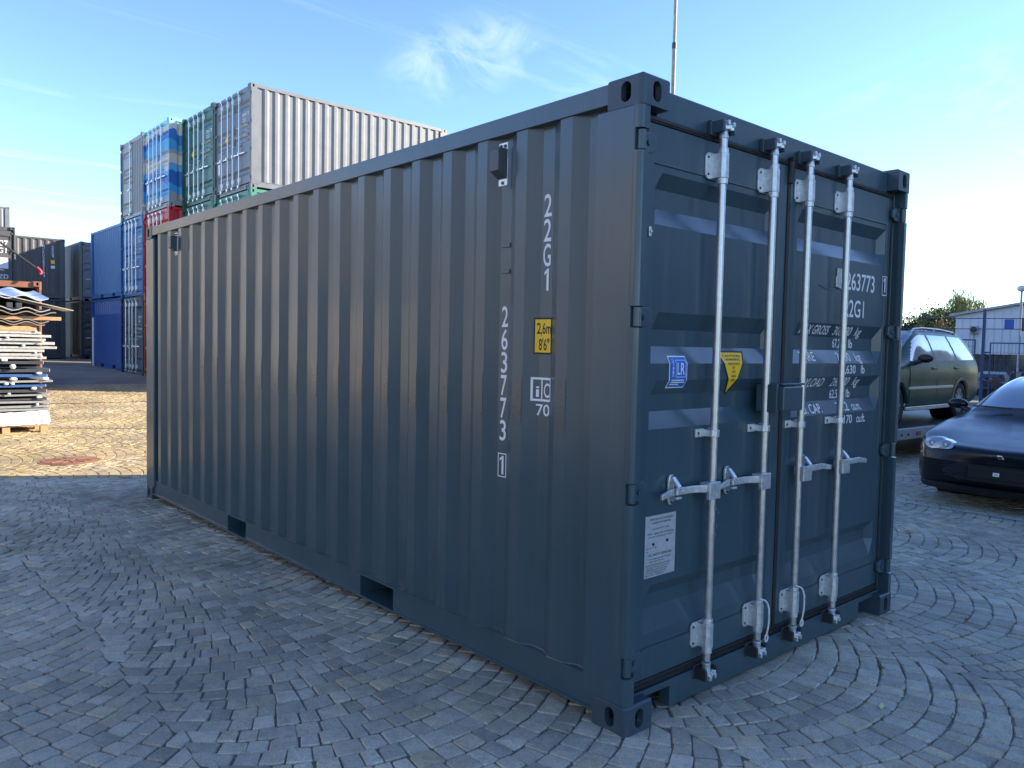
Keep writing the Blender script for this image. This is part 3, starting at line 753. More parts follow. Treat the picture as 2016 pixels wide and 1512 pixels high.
# ------------------------------------------------------------------ ground and setts
def to_px(p):
    d = Vector(p) - CAM; z = d.dot(_f)
    if z < 0.2: return None
    return (1008 + FPX * d.dot(_r) / z, 756 - FPX * d.dot(_u) / z)
def ground_mat():
    M = bpy.data.materials.new('joint_sand_and_far_paving'); M.use_nodes = True
    N = M.node_tree.nodes; L = M.node_tree.links; b = N['Principled BSDF']
    t = N.new('ShaderNodeTexCoord')
    n1 = N.new('ShaderNodeTexNoise'); n1.inputs['Scale'].default_value = 90; n1.inputs['Detail'].default_value = 6; n1.inputs['Roughness'].default_value = 0.8
    n2 = N.new('ShaderNodeTexNoise'); n2.inputs['Scale'].default_value = 0.7; n2.inputs['Detail'].default_value = 5
    for n in (n1, n2): L.new(t.outputs['Object'], n.inputs['Vector'])
    cr = N.new('ShaderNodeValToRGB'); e = cr.color_ramp.elements
    e[0].position = 0.30; e[0].color = (0.045, 0.040, 0.034, 1); e[1].position = 0.72; e[1].color = (0.46, 0.43, 0.36, 1)
    k = cr.color_ramp.elements.new(0.52); k.color = (0.17, 0.152, 0.122, 1)
    L.new(n1.outputs[0], cr.inputs[0])
    mo = N.new('ShaderNodeMix'); mo.data_type = 'RGBA'; mo.inputs[7].default_value = (0.075, 0.085, 0.035, 1)
    mr = N.new('ShaderNodeMapRange'); mr.inputs[1].default_value = 0.55; mr.inputs[2].default_value = 0.75; mr.inputs[4].default_value = 0.5
    L.new(n2.outputs[0], mr.inputs[0]); L.new(mr.outputs[0], mo.inputs[0]); L.new(cr.outputs[0], mo.inputs[6])
    L.new(mo.outputs[2], b.inputs['Base Color']); b.inputs['Roughness'].default_value = 0.9
    bp = N.new('ShaderNodeBump'); bp.inputs['Strength'].default_value = 0.6; bp.inputs['Distance'].default_value = 0.006
    L.new(n1.outputs[0], bp.inputs['Height']); L.new(bp.outputs[0], b.inputs['Normal'])
    return M
def sett_mat():
    M = bpy.data.materials.new('granite_setts'); M.use_nodes = True
    N = M.node_tree.nodes; L = M.node_tree.links; b = N['Principled BSDF']
    t = N.new('ShaderNodeTexCoord')
    at = N.new('ShaderNodeAttribute'); at.attribute_name = 'stone'
    n1 = N.new('ShaderNodeTexNoise'); n1.inputs['Scale'].default_value = 130; n1.inputs['Detail'].default_value = 5; n1.inputs['Roughness'].default_value = 0.75
    n2 = N.new('ShaderNodeTexNoise'); n2.inputs['Scale'].default_value = 18; n2.inputs['Detail'].default_value = 7; n2.inputs['Roughness'].default_value = 0.7
    n3 = N.new('ShaderNodeTexNoise'); n3.inputs['Scale'].default_value = 0.9; n3.inputs['Detail'].default_value = 4
    for n in (n1, n2, n3): L.new(t.outputs['Object'], n.inputs['Vector'])
    def mrg(src, a, c, lo, hi):
        r = N.new('ShaderNodeMapRange'); r.inputs[1].default_value = a; r.inputs[2].default_value = c; r.inputs[3].default_value = lo; r.inputs[4].default_value = hi
        L.new(src, r.inputs[0]); return r.outputs[0]
    cur = at.outputs['Color']
    for src, a, c, lo, hi in ((n1.outputs[0], 0.3, 0.7, 0.62, 1.38), (n2.outputs[0], 0.3, 0.7, 0.78, 1.22), (n3.outputs[0], 0.35, 0.65, 0.78, 1.20)):
        mu = N.new('ShaderNodeMix'); mu.data_type = 'RGBA'; mu.blend_type = 'MULTIPLY'; mu.inputs[0].default_value = 1
        L.new(cur, mu.inputs[6]); L.new(mrg(src, a, c, lo, hi), mu.inputs[7]); cur = mu.outputs[2]
    # dust lying on the stones in patches
    ds = N.new('ShaderNodeMix'); ds.data_type = 'RGBA'; ds.inputs[7].default_value = (0.40, 0.365, 0.30, 1)
    L.new(mrg(n2.outputs[0], 0.56, 0.74, 0.0, 0.55), ds.inputs[0]); L.new(cur, ds.inputs[6]); cur = ds.outputs[2]
    n4 = N.new('ShaderNodeTexNoise'); n4.inputs['Scale'].default_value = 0.55; n4.inputs['Detail'].default_value = 8; n4.inputs['Roughness'].default_value = 0.7
    mp_ = N.new('ShaderNodeMapping'); mp_.inputs['Location'].default_value = (3.1, 7.7, 0); L.new(t.outputs['Object'], mp_.inputs[0]); L.new(mp_.outputs[0], n4.inputs['Vector'])
    d2 = N.new('ShaderNodeMix'); d2.data_type = 'RGBA'; d2.inputs[7].default_value = (0.36, 0.32, 0.255, 1)
    L.new(mrg(n4.outputs[0], 0.50, 0.72, 0.0, 0.55), d2.inputs[0]); L.new(cur, d2.inputs[6]); cur = d2.outputs[2]
    st_ = N.new('ShaderNodeMix'); st_.data_type = 'RGBA'; st_.blend_type = 'MULTIPLY'; st_.inputs[0].default_value = 1
    L.new(cur, st_.inputs[6]); L.new(mrg(n4.outputs[0], 0.30, 0.42, 0.68, 1.0), st_.inputs[7]); cur = st_.outputs[2]
    L.new(cur, b.inputs['Base Color'])
    L.new(mrg(n2.outputs[0], 0.3, 0.7, 0.58, 0.82), b.inputs['Roughness']); b.inputs['Specular IOR Level'].default_value = 0.35
    b1 = N.new('ShaderNodeBump'); b1.inputs['Strength'].default_value = 0.55; b1.inputs['Distance'].default_value = 0.010
    b2 = N.new('ShaderNodeBump'); b2.inputs['Strength'].default_value = 0.35; b2.inputs['Distance'].default_value = 0.003
    L.new(n2.outputs[0], b1.inputs['Height']); L.new(n1.outputs[0], b2.inputs['Height']); L.new(b1.outputs[0], b2.inputs['Normal']); L.new(b2.outputs[0], b.inputs['Normal'])
    return M
GM = ground_mat(); SM = sett_mat()
BED = -0.008
gm = MB()
xs = [-400, -120, -50, -25] + [-14 + 2 * i for i in range(0, 32)] + [60, 90, 140, 400]
ys = [-400, -120, -40, -15, -6, -3] + [0 + 1.0 * i for i in range(0, 26)] + [30, 36, 42, 48, 60, 100, 400]
P = [(x, y, g(x, y) + BED) for y in ys for x in xs]; n = len(xs)
gm.add(P, [(j * n + i, j * n + i + 1, (j + 1) * n + i + 1, (j + 1) * n + i) for j in range(len(ys) - 1) for i in range(n - 1)])
ground = gm.build('ground', GM, None, smooth=60)
tag(ground, kind='structure')
rs = random.Random(11)
PAL_A = [((0.401, 0.377, 0.293), 5), ((0.361, 0.342, 0.267), 4), ((0.441, 0.412, 0.316), 4), ((0.414, 0.377, 0.279), 3), ((0.448, 0.393, 0.274), 1.6), ((0.388, 0.362, 0.256), 1), ((0.411, 0.371, 0.285), 1.2), ((0.469, 0.407, 0.270), 0.5), ((0.312, 0.298, 0.234), 1.5)]
PAL_B = [((0.430, 0.325, 0.160), 4), ((0.390, 0.295, 0.155), 4), ((0.450, 0.350, 0.185), 3), ((0.350, 0.265, 0.145), 3), ((0.370, 0.300, 0.185), 2), ((0.450, 0.340, 0.15), 1.5)]  # tan stone with the golden sunlight painted into the colour
def pick(pal):
    t = rs.uniform(0, sum(w for _, w in pal))
    for c, w in pal:
        t -= w
        if t <= 0: break
    k = rs.uniform(0.82, 1.18)
    return tuple(min(0.6, a * k) for a in c)
def stone_geo(quad, fine):
    """irregular sett: quad = 4 corners (x, y), counter-clockwise. returns verts, faces (top face last)"""
    cx = sum(p[0] for p in quad) / 4; cy = sum(p[1] for p in quad) / 4
    jw = rs.uniform(0.001, 0.0045)
    q = []
    for p in quad:
        dx, dy = p[0] - cx, p[1] - cy; l = math.hypot(dx, dy) or 1
        k = 1 - (jw * 1.3) / l
        q.append((cx + dx * k + rs.uniform(-0.005, 0.005), cy + dy * k + rs.uniform(-0.005, 0.005)))
    ring = []
    if fine:
        for i in range(4):
            a, p, b = q[i - 1], q[i], q[(i + 1) % 4]
            c1 = rs.uniform(0.03, 0.12); c2 = rs.uniform(0.03, 0.12)
            ring.append((p[0] + (a[0] - p[0]) * c1, p[1] + (a[1] - p[1]) * c1))
            ring.append((p[0] + (b[0] - p[0]) * c2, p[1] + (b[1] - p[1]) * c2))
    else: ring = q
    n = len(ring)
    zt = rs.uniform(-0.003, 0.0025); tx, ty = rs.uniform(-0.028, 0.028), rs.uniform(-0.028, 0.028)
    z0 = g(cx, cy)
    def top(x, y, d): return z0 + zt + tx * (x - cx) + ty * (y - cy) - d
    V = [(x, y, z0 - 0.045) for x, y in ring]
    V += [(x, y, top(x, y, rs.uniform(0.004, 0.008))) for x, y in ring]
    ins = rs.uniform(0.89, 0.94)
    V += [(cx + (x - cx) * ins, cy + (y - cy) * ins, top(x, y, 0.0) + rs.uniform(-0.0012, 0.0012)) for x, y in ring]
    F = []
    for k in (0, n):
        for i in range(n): F.append((k + i, k + (i + 1) % n, k + n + (i + 1) % n, k + n + i))
    if fine:
        V.append((cx, cy, z0 + zt + rs.uniform(0.000, 0.003)))
        for i in range(n): F.append((2 * n + i, 2 * n + (i + 1) % n, 3 * n))
    else: F.append(tuple(range(2 * n, 3 * n)))
    return V, F, (cx, cy)
def arcs(s_centres, half, t0, t1, step, Rr, conv, keep):
    """segmental arches: columns run along t, arches bulge towards -t; the ends of the courses interlock. conv(s, t) -> (x, y)"""
    nrow = int((t1 - t0) / step)
    off = [[rs.uniform(-0.035, 0.035) for j in range(nrow)] for _ in range(len(s_centres) + 1)]
    tjit = [rs.uniform(-0.006, 0.006) for j in range(nrow + 1)]
    for ci, sc in enumerate(s_centres):
        for j in range(nrow):
            tb = t0 + j * step + tjit[j]; st = step + tjit[j + 1] - tjit[j]
            ta = -math.asin(min(0.95, (half - off[ci][j]) / Rr)); te = math.asin(min(0.95, (half + off[ci + 1][j]) / Rr))
            k = max(12, int(round((te - ta) * Rr / 0.096)))
            w = [rs.uniform(0.70, 1.30) for _ in range(k)]; tot = sum(w)
            cuts = [ta]; a = ta
            for i in range(k - 1):
                a += w[i] / tot * (te - ta); cuts.append(a)
            cuts.append(te)
            def low(a): return (sc + Rr * math.sin(a), tb + Rr - Rr * math.cos(a))
            def up(a, edge):
                if edge: return (sc + Rr * math.sin(a), tb + st + Rr - Rr * math.cos(a))
                h = st * math.cos(a)
                return (sc + (Rr - h) * math.sin(a), tb + Rr - (Rr - h) * math.cos(a))
            for i in range(k):
                p = [low(cuts[i]), low(cuts[i + 1]), up(cuts[i + 1], i == k - 1), up(cuts[i], i == 0)]
                qd = [conv(*c) for c in p]
                cx = sum(c[0] for c in qd) / 4; cy = sum(c[1] for c in qd) / 4
                if keep(cx, cy): yield qd
def in_view(x, y, m_=170):
    p = to_px((x, y, g(x, y)))
    if p is None: return math.hypot(x - CAM.x, y - CAM.y) < 1.5
    return -m_ < p[0] < 2016 + m_ and -m_ < p[1] < 1512 + m_ * 1.6
def sun_tinted_field(x, y): return y > 8.62 or (x < 2.6 and y + 0.62 * x > 7.36)  # sunlit tone painted into these setts; near border follows the cast shadow edge
def keepA(x, y):
    if sun_tinted_field(x, y) or y < -3.2 or x > 10.5: return False
    if 0.2 < x < 2.25 and 0.25 < y < 5.85: return False
    if x > 2.5 and y > 3.9 and y > 0.55 * x + 1.5 : return False
    return in_view(x, y)
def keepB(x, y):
    if not sun_tinted_field(x, y) or y > 21.5: return False
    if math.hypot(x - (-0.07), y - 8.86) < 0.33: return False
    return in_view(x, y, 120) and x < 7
stones = []
for qd in arcs([1.0 + 1.55 * k for k in range(-4, 7)], 0.775, -4.2, 9.5, 0.110, 1.15, lambda s, t: (s, t), keepA): stones.append((qd, 0))
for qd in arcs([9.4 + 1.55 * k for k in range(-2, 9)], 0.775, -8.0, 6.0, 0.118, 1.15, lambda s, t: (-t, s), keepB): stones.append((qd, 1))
def hidden(x, y):
    # is the straight line from the camera to (x, y) cut by the footprint of the container?
    for i in range(1, 60):
        k = i / 60; X = CAM.x + (x - CAM.x) * k; Y = CAM.y + (y - CAM.y) * k
        if 0 < X < CW and 0 < Y < CL: return True
    return False
rank = []
for i, (qd, fld) in enumerate(stones):
    pp = [to_px((x, y, 0)) for x, y in qd]
    if fld or any(p is None for p in pp): continue
    cx = sum(p[0] for p in pp) / 4; cy = sum(p[1] for p in pp) / 4
    if not (10 < cx < 2006 and 10 < cy < 1500): continue
    ar = abs(sum(pp[k][0] * pp[(k + 1) % 4][1] - pp[(k + 1) % 4][0] * pp[k][1] for k in range(4))) / 2
    X = sum(p[0] for p in qd) / 4; Y = sum(p[1] for p in qd) / 4
    if -0.06 < X < 2.5 and -0.06 < Y < 6.1: continue
    if hidden(X, Y): continue
    rank.append((ar, i))
rank.sort(reverse=True)
single = {i for _, i in rank[:300]}
big = ([], [], []); bigB = ([], [], [])
def col_attr(me, cols):
    a = me.color_attributes.new('stone', 'FLOAT_COLOR', 'POINT')
    a.data.foreach_set('color', [c for col in cols for c in (*col, 1.0)])
for i, (qd, fld) in enumerate(stones):
    d = math.hypot(qd[0][0] - CAM.x, qd[0][1] - CAM.y)
    V, F, c = stone_geo(qd if not fld else qd, d < 7.5)
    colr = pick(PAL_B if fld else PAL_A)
    if i in single:
        me = bpy.data.meshes.new('sett'); me.from_pydata(V, [], F); col_attr(me, [colr] * len(V))
        me.materials.append(SM)
        obj('sett', me, SM, ground)
    else:
        B = bigB if fld else big
        k = len(B[0]); B[0].extend(V); B[1].extend(tuple(a + k for a in f) for f in F); B[2].extend([colr] * len(V))
for nm, B in (('setts', big), ('sun_tinted_setts', bigB)):
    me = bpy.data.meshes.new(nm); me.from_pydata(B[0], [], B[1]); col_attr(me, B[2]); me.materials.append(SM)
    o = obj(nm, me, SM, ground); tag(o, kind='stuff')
print('setts', len(stones), len(single))
# weeds and moss in the joints
wv = []; wf = []
cand = [qd for qd, fld in stones if not fld]
for _ in range(260):
    qd = rs.choice(cand); cx_, cy_ = rs.choice(qd)
    if 0 < cx_ < CW and 0 < cy_ < CL: continue
    for k in range(rs.randint(5, 14)):
        bx = cx_ + rs.gauss(0, 0.012); by = cy_ + rs.gauss(0, 0.012); a_ = rs.uniform(0, 6.28); h_ = rs.uniform(0.006, 0.022); w_ = rs.uniform(0.0015, 0.004)
        i0 = len(wv); lx_, ly_ = rs.gauss(0, 0.008), rs.gauss(0, 0.008)
        wv += [(bx - w_ * math.cos(a_), by - w_ * math.sin(a_), -0.008), (bx + w_ * math.cos(a_), by + w_ * math.sin(a_), -0.008), (bx + lx_, by + ly_, h_ - 0.006)]; wf.append((i0, i0 + 1, i0 + 2))
wme = bpy.data.meshes.new('joint_weeds'); wme.from_pydata(wv, [], wf)
tag(obj('joint_weeds', wme, mat('moss_and_weeds', (0.10, 0.115, 0.04), 0.8, 0, 0.4, 20), None), 'sparse moss and small weeds growing in the joints of the cobbles', 'weeds', kind='stuff')
# asphalt apron in front of the far stacks
ap = MB(); xs2 = [-30, -10, 0, 4, 8, 14, 40]; ys2 = [21.4, 23, 26, 30, 36, 48, 70]
ap.add([(x, y, g(x, y) - 0.006) for y in ys2 for x in xs2], [(j * 7 + i, j * 7 + i + 1, (j + 1) * 7 + i + 1, (j + 1) * 7 + i) for j in range(6) for i in range(6)])
tag(ap.build('asphalt_apron', mat('old_asphalt', (0.26, 0.22, 0.17), 0.85, 0, 0.3, 0.9, bump=0.6, bscale=60, dirt=(0.16, 0.14, 0.11), dirtamt=0.5), None), kind='structure')
# drain joint across the sunlit paving, seen as a thin dark line
jl = MB()
for k in range(14):
    x0 = -1.5 + k * 0.6; y0 = 16.3 - 0.06 * (x0 - 1); y1 = 16.3 - 0.06 * (x0 - 0.4)
    jl.add([(x0, y0, g(0, y0) + 0.004), (x0 + 0.6, y1, g(0, y1) + 0.004), (x0 + 0.6, y1 + 0.09, g(0, y1 + .09) + 0.004), (x0, y0 + 0.09, g(0, y0 + .09) + 0.004)], [(0, 1, 2, 3)])
tag(jl.build('drain_channel', mat('drain_joint', (0.10, 0.085, 0.065), 0.9), None), kind='structure')
# painted line in front of the black car
LINE = mat('worn_white_paint', (0.50, 0.50, 0.49), 0.7, 0, 0.25, 20, dirt=(0.20, 0.20, 0.20), dirtamt=0.8)
ln = MB()
yy0 = -1.2
while yy0 < 2.9:
    yl = min(yy0 + rs.uniform(0.10, 0.30), 2.9)
    ln.add([(6.00 + rs.uniform(-.008, .008), yy0, 0.0055), (6.075 + rs.uniform(-.008, .008), yy0, 0.0055), (6.075 + rs.uniform(-.008, .008), yl, 0.0055), (6.00 + rs.uniform(-.008, .008), yl, 0.0055)], [(0, 1, 2, 3)])
    yy0 = yl + rs.uniform(0.006, 0.02)
tag(ln.build('painted_line', LINE, None), kind='structure')
# ------------------------------------------------------------------ the other containers
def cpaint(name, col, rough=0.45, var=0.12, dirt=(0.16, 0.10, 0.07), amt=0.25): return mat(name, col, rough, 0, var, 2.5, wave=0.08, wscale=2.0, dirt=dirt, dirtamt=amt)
C_GREY = cpaint('grey_container_paint', (0.150, 0.165, 0.185))
C_GREY2 = cpaint('light_grey_container_paint', (0.26, 0.265, 0.27))
C_GREEN = cpaint('dark_green_container_paint', (0.025, 0.115, 0.085))
C_MINT = cpaint('mint_green_container_paint', (0.045, 0.22, 0.150))
C_RED = cpaint('red_container_paint', (0.50, 0.025, 0.035))
C_ORANGE = cpaint('orange_container_paint', (0.55, 0.13, 0.05))
C_BLUE = cpaint('blue_container_paint', (0.014, 0.120, 0.33))
C_BLUE2 = cpaint('royal_blue_container_paint', (0.006, 0.062, 0.26))
C_NAVY = cpaint('navy_container_paint', (0.012, 0.035, 0.095))
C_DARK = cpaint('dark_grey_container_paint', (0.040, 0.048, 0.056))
C_RUST = cpaint('rust_brown_container_paint', (0.23, 0.095, 0.055), amt=0.5)
C_BEIGE = cpaint('beige_container_paint', (0.46, 0.40, 0.31)); C_WHITE = cpaint('white_container_paint', (0.66, 0.65, 0.62)); C_TAN = cpaint('tan_container_paint', (0.42, 0.31, 0.20))
def camo_mat():
    M = mat('painted_stripes', (0.3, 0.3, 0.3), 0.5); N = M.node_tree.nodes; L = M.node_tree.links; b = N['Principled BSDF']
    t = N.new('ShaderNodeTexCoord'); nz = N.new('ShaderNodeTexNoise'); nz.inputs['Scale'].default_value = 1.6; nz.inputs['Detail'].default_value = 1
    L.new(t.outputs['Object'], nz.inputs['Vector'])
    sp = N.new('ShaderNodeSeparateXYZ'); L.new(t.outputs['Object'], sp.inputs[0])
    m1 = N.new('ShaderNodeMath'); m1.operation = 'MULTIPLY_ADD'; L.new(nz.outputs[0], m1.inputs[0]); m1.inputs[1].default_value = 0.8; L.new(sp.outputs[2], m1.inputs[2])
    m2 = N.new('ShaderNodeMath'); m2.operation = 'MULTIPLY_ADD'; L.new(m1.outputs[0], m2.inputs[0]); m2.inputs[1].default_value = 0.34; m2.inputs[2].default_value = -0.13
    cr = N.new('ShaderNodeValToRGB'); cr.color_ramp.interpolation = 'CONSTANT'; e = cr.color_ramp.elements
    stops = [(0.0, (0.30, 0.31, 0.32)), (0.14, (0.03, 0.30, 0.60)), (0.24, (0.012, 0.12, 0.42)), (0.36, (0.10, 0.36, 0.62)), (0.42, (0.56, 0.53, 0.48)), (0.54, (0.30, 0.32, 0.34)), (0.60, (0.05, 0.33, 0.60)), (0.68, (0.02, 0.17, 0.48)), (0.78, (0.58, 0.55, 0.50)), (0.82, (0.25, 0.62, 0.66))]
    e[0].position = 0; e[0].color = (*stops[0][1], 1); e[1].position = stops[1][0]; e[1].color = (*stops[1][1], 1)
    for p, c in stops[2:]:
        k = e.new(p); k.color = (*c, 1)
    L.new(m2.outputs[0], cr.inputs[0]); L.new(cr.outputs[0], b.inputs['Base Color'])
    return M
C_CAMO = camo_mat()
GRP = 'shipping containers in the yard'
def place(name, label, paint, x, y, level, face, detail=1, doors='std', L=CL, gx=None, extra=None, sides=(0, 1)):
    """face '-X': door end looks to -X, x is the plane of the door end, y the near (smaller y) side;
       face '-Y': door end looks to -Y, (x, y) is the smaller-x front corner; face '+X': long side looks to -Y, door end to +X, x = right end"""
    z = g(x, y) - 0.004 + level * CH
    if face == '-X': o = empty(name, (x, y + CW, z), R(-90))
    elif face == '-Y': o = empty(name, (x, y, z), 0)
    elif face == '+X': o = empty(name, (x, y, z), R(90))
    tag(o, label, 'shipping container', GRP)
    container(o, paint, None, L=L, detail=detail, doors=doors, sides=sides)
    if extra: extra(o)
    return o
def flat_text(body, x0, x1, z0, h, y, parent, mt=WHITE): return letters(body, x0, x1, z0, h, lambda s, t: (s, y, t), mt, parent, 'lettering')
def door_marks(o):
    for body, x0, x1, z, h in (('204417 8', 1.80, 2.22, 1.86, 0.09), ('22G1', 1.80, 2.05, 1.73, 0.09), ('MAX GROSS 30,480 kg', 1.38, 2.1, 1.63, 0.05), ('TARE 2,100 kg', 1.38, 2.1, 1.50, 0.05), ('PAYLOAD 28,380 kg', 1.38, 2.1, 1.37, 0.05), ('CU. CAP. 33.2 cu.m.', 1.38, 2.1, 1.24, 0.05)):
        letters(body, x0, x1, z, h, conv_door(0.004), WHITE, o, 'lettering', DOOR_BREAKS, 1)
def plates(o):
    MB().box(0.18, 0.36, 0.054, 0.0575, 0.62, 0.90).build('data_plate', PLATE, o); MB().box(0.18, 0.36, 0.054, 0.0575, 2.0, 2.2).build('data_plate', PLATE, o) if False else None
def stickers(o):
    decal([(0.62, 1.56), (0.74, 1.36), (0.86, 1.56)], conv_door(0.004), YELLOW, o, 'warning_sticker', breaks=DOOR_BREAKS, axis_break=1)
    MB().box(0.20, 0.34, 0.052, 0.0565, 0.62, 0.90).build('data_plate', PLATE, o)
X0 = 5.78
def both(*fs):
    def f(o):
        for k in fs: k(o)
    return f
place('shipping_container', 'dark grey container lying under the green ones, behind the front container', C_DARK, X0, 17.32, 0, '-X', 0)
place('shipping_container', 'green container directly under the grey one at the near corner of the stack', C_MINT, X0, 17.32, 1, '-X', 1, extra=both(stickers))
place('shipping_container', 'top grey container at the near corner, its ribbed side in full sun', C_GREY, X0, 17.32, 2, '-X', 1, extra=both(door_marks, stickers))
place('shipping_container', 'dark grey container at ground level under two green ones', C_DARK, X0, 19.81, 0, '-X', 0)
place('shipping_container', 'lower green container, between the red one and the grey corner stack', C_GREEN, X0, 19.81, 1, '-X', 1, extra=both(stickers))
place('shipping_container', 'dark green container on the top level with upright white lettering, beside the top grey one', C_GREEN, X0, 19.81, 2, '-X', 1, extra=both(door_marks, stickers))
place('shipping_container', 'orange container at ground level under the red one', C_ORANGE, 5.43, 22.32, 0, '-X', 1)
place('shipping_container', 'red container under the blue striped one', C_RED, 5.43, 22.32, 1, '-X', 1)
place('shipping_container', 'turquoise, blue and beige striped container on the top level of the stack', C_CAMO, 5.43, 22.32, 2, '-X', 1, extra=both(stickers))
place('shipping_container', 'navy container with white lettering on its doors, at ground level under the blue one', C_NAVY, 5.43, 24.87, 0, '-X', 1, extra=both(door_marks))
place('shipping_container', 'blue container with four locking bars, in the middle level under a grey one', C_BLUE, 5.43, 24.87, 1, '-X', 1, extra=both(door_marks))
place('shipping_container', 'leftmost container of the top level, grey, half ribbed end and half door', C_GREY2, 5.43, 24.87, 2, '-X', 1, doors='half')
place('shipping_container', 'bright blue short container showing its finely ribbed long side, upper of two', C_BLUE, 5.60, 27.42, 1, '-Y', 1, L=4.55)
ro = place('storage_container', 'royal blue short container with a wide roller door, standing on the ground', C_BLUE2, 5.60, 27.42, 0, '-Y', 1, L=4.55)
rd = MB().box(-0.012, 0.008, 0.27, 4.30, 0.19, 2.02).build('roller_door', C_BLUE2, ro)
for k in range(22): MB().box(-0.017, -0.0125, 0.275, 4.295, 0.20 + k * 0.0825, 0.27 + k * 0.0825).build('slat', C_BLUE2, rd)
MB().cyl((-0.05, 4.02, 0.05), (-0.05, 4.02, 1.92), 0.035, 8).build('door_guide_pole', WHITE, ro)
place('shipping_container', 'mauve grey container beyond the blue ones, upper of two, ribbed side in view', C_GREY, 6.31, 36.75, 1, '-Y', 1)
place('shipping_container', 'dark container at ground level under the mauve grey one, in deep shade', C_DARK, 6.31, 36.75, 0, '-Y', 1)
def side_marks(o):
    # on the wall that looks to -Y: local x = CW side (face '+X' turns local +x to world +y, so local x=0 looks to -Y)
    for i, ch in enumerate('HCKU2637731'): letters(ch, -0.86, -0.78, 2.16 - i * 0.125, 0.10, lambda s, t: (0.004, -s, t), WHITE, o, 'lettering')
    for i, ch in enumerate('22G1'): letters(ch, -0.52, -0.44, 2.16 - i * 0.125, 0.10, lambda s, t: (0.004, -s, t), WHITE, o, 'lettering')
    decal([(-0.55, 1.50), (-0.40, 1.50), (-0.40, 1.66), (-0.55, 1.66)], lambda s, t: (0.004, s * -1, t), YELLOW, o, 'height_sticker')
    decal([(-0.55, 1.30), (-0.40, 1.30), (-0.40, 1.42), (-0.55, 1.42)], lambda s, t: (0.004, s * -1, t), WHITE, o, 'code_frame')
# long side to -Y, right-hand (door) end at x = 5.69
def place_long(label, paint, xr, y, level, detail=1, L=CL, extra=None):
    z = g(xr, y) - 0.004 + level * CH
    # local frame: door end (-y) to +X, local x=0 wall to -Y  -> rotate +90 deg: (x, y) -> (-y, x)
    o = empty('shipping_container', (xr, y, z), R(90)); tag(o, label, 'shipping container', GRP)
    container(o, paint, None, L=L, detail=detail)
    if extra: extra(o)
    return o
C_DARK2 = cpaint('charcoal_container_paint', (0.085, 0.088, 0.092))
place_long('dark grey container with a diagonal edge of sunlight across its side', C_DARK2, 5.69, 36.6, 1, 1, L=2.99, extra=side_marks)
place_long('dark grey container at ground level under the half-sunlit one', C_DARK, 5.69, 36.6, 0, 1, L=2.99)
def big_text(o):
    letters('545087', 1.35, 2.20, 1.86, 0.20, conv_door(0.004), WHITE, o, 'lettering', DOOR_BREAKS, 1); letters('42G1', 1.55, 2.15, 1.60, 0.18, conv_door(0.004), WHITE, o, 'lettering', DOOR_BREAKS, 1)
    decal([(1.5, 1.0), (2.2, 1.0), (2.2, 1.42), (1.5, 1.42)], conv_door(0.003), WHITE, o, 'load_table', breaks=DOOR_BREAKS, axis_break=1)
    letters('NCZD', 1.55, 2.2, 0.62, 0.16, conv_door(0.004), WHITE, o, 'lettering', DOOR_BREAKS, 1)
place('shipping_container', 'grey container with big white end lettering at the left edge, above the rust-brown one', C_DARK2, 0.90, 33.4, 1, '-Y', 1, L=2.99, extra=big_text)
place('shipping_container', 'grey container at ground level at the left edge, behind the pile of panels', C_DARK, 0.90, 33.4, 0, '-Y', 1, L=2.99)
for k in range(3):
    place_long(['grey container at the bottom of the far left stack', 'grey container in the middle of the far left stack', 'small sunlit grey container highest at the left edge of the photo'][k], C_GREY, 5.60, 49.0, k, 0 if k < 2 else 1)
# open rust-brown container behind the pile
oc = place('open_container', 'rust-brown container with its end open and inner shade painted black, behind the pile of panels', C_RUST, -0.93, 18.9, 0, '-Y', 1, doors='open')
MB().box(0.075, 0.09, 0.25, 5.8, 0.175, 2.49).box(CW - 0.09, CW - 0.075, 0.25, 5.8, 0.175, 2.49).box(0.1, CW - 0.1, 0.25, 5.8, 2.50, 2.52).build('shade_lining', DARKIN, oc)  # near-black lining added, painting in the shade of the open interior
# unseen stacks added for their light and shade: the ones on the sunny side keep the foreground in shade, the ones on the left give bounce and reflections
cols = [C_WHITE, C_GREY2, C_BEIGE, C_WHITE, C_GREY2, C_BLUE]  # mostly pale paints, so the added stacks bounce light onto the doors
words = ['white', 'light grey', 'beige', 'white', 'light grey', 'blue']
def outside(paint, label, x, y, level):
    z = g(x, y) - 0.004 + level * CH
    o = empty('shipping_container', (x, y, z), R(90)); tag(o, label, 'shipping container', 'unseen container stacks added for the light')
    container(o, paint, None, detail=0, doors='plain')
ordn = ['bottom', 'second', 'third', 'fourth', 'fifth']; cn = ['first', 'second', 'third', 'fourth', 'fifth', 'sixth', 'seventh']
for c in range(7):
    for l in range(3 if c < 3 else 4):
        k = (c * 3 + l * 2 + 1) % 6
        outside(cols[k], f'{words[k]} container, {ordn[l]} of the {cn[c]} unseen stack added on the right for shade', 10.2 + c * 6.15, -8.6, l)
lw = [(C_GREY2, 'light grey'), (C_GREY, 'grey'), (C_GREY2, 'light grey'), (C_BEIGE, 'beige')]  # added stacks, toned to shape fill and reflections on the long side
for c in range(4):
    for l in range(2):
        k = (c + 2 * l) % 4; y_ = -4.0 + c * 6.2
        o = empty('shipping_container', (-11.6, y_, g(0, y_) - 0.004 + l * CH), 0); tag(o, f'sunlit {lw[k][1]} container, {ordn[l]} of the {cn[c]} unseen stack added at the near left for bounce', 'shipping container', 'unseen container stacks added for the light')
        container(o, lw[k][0], None, detail=0, doors='plain')
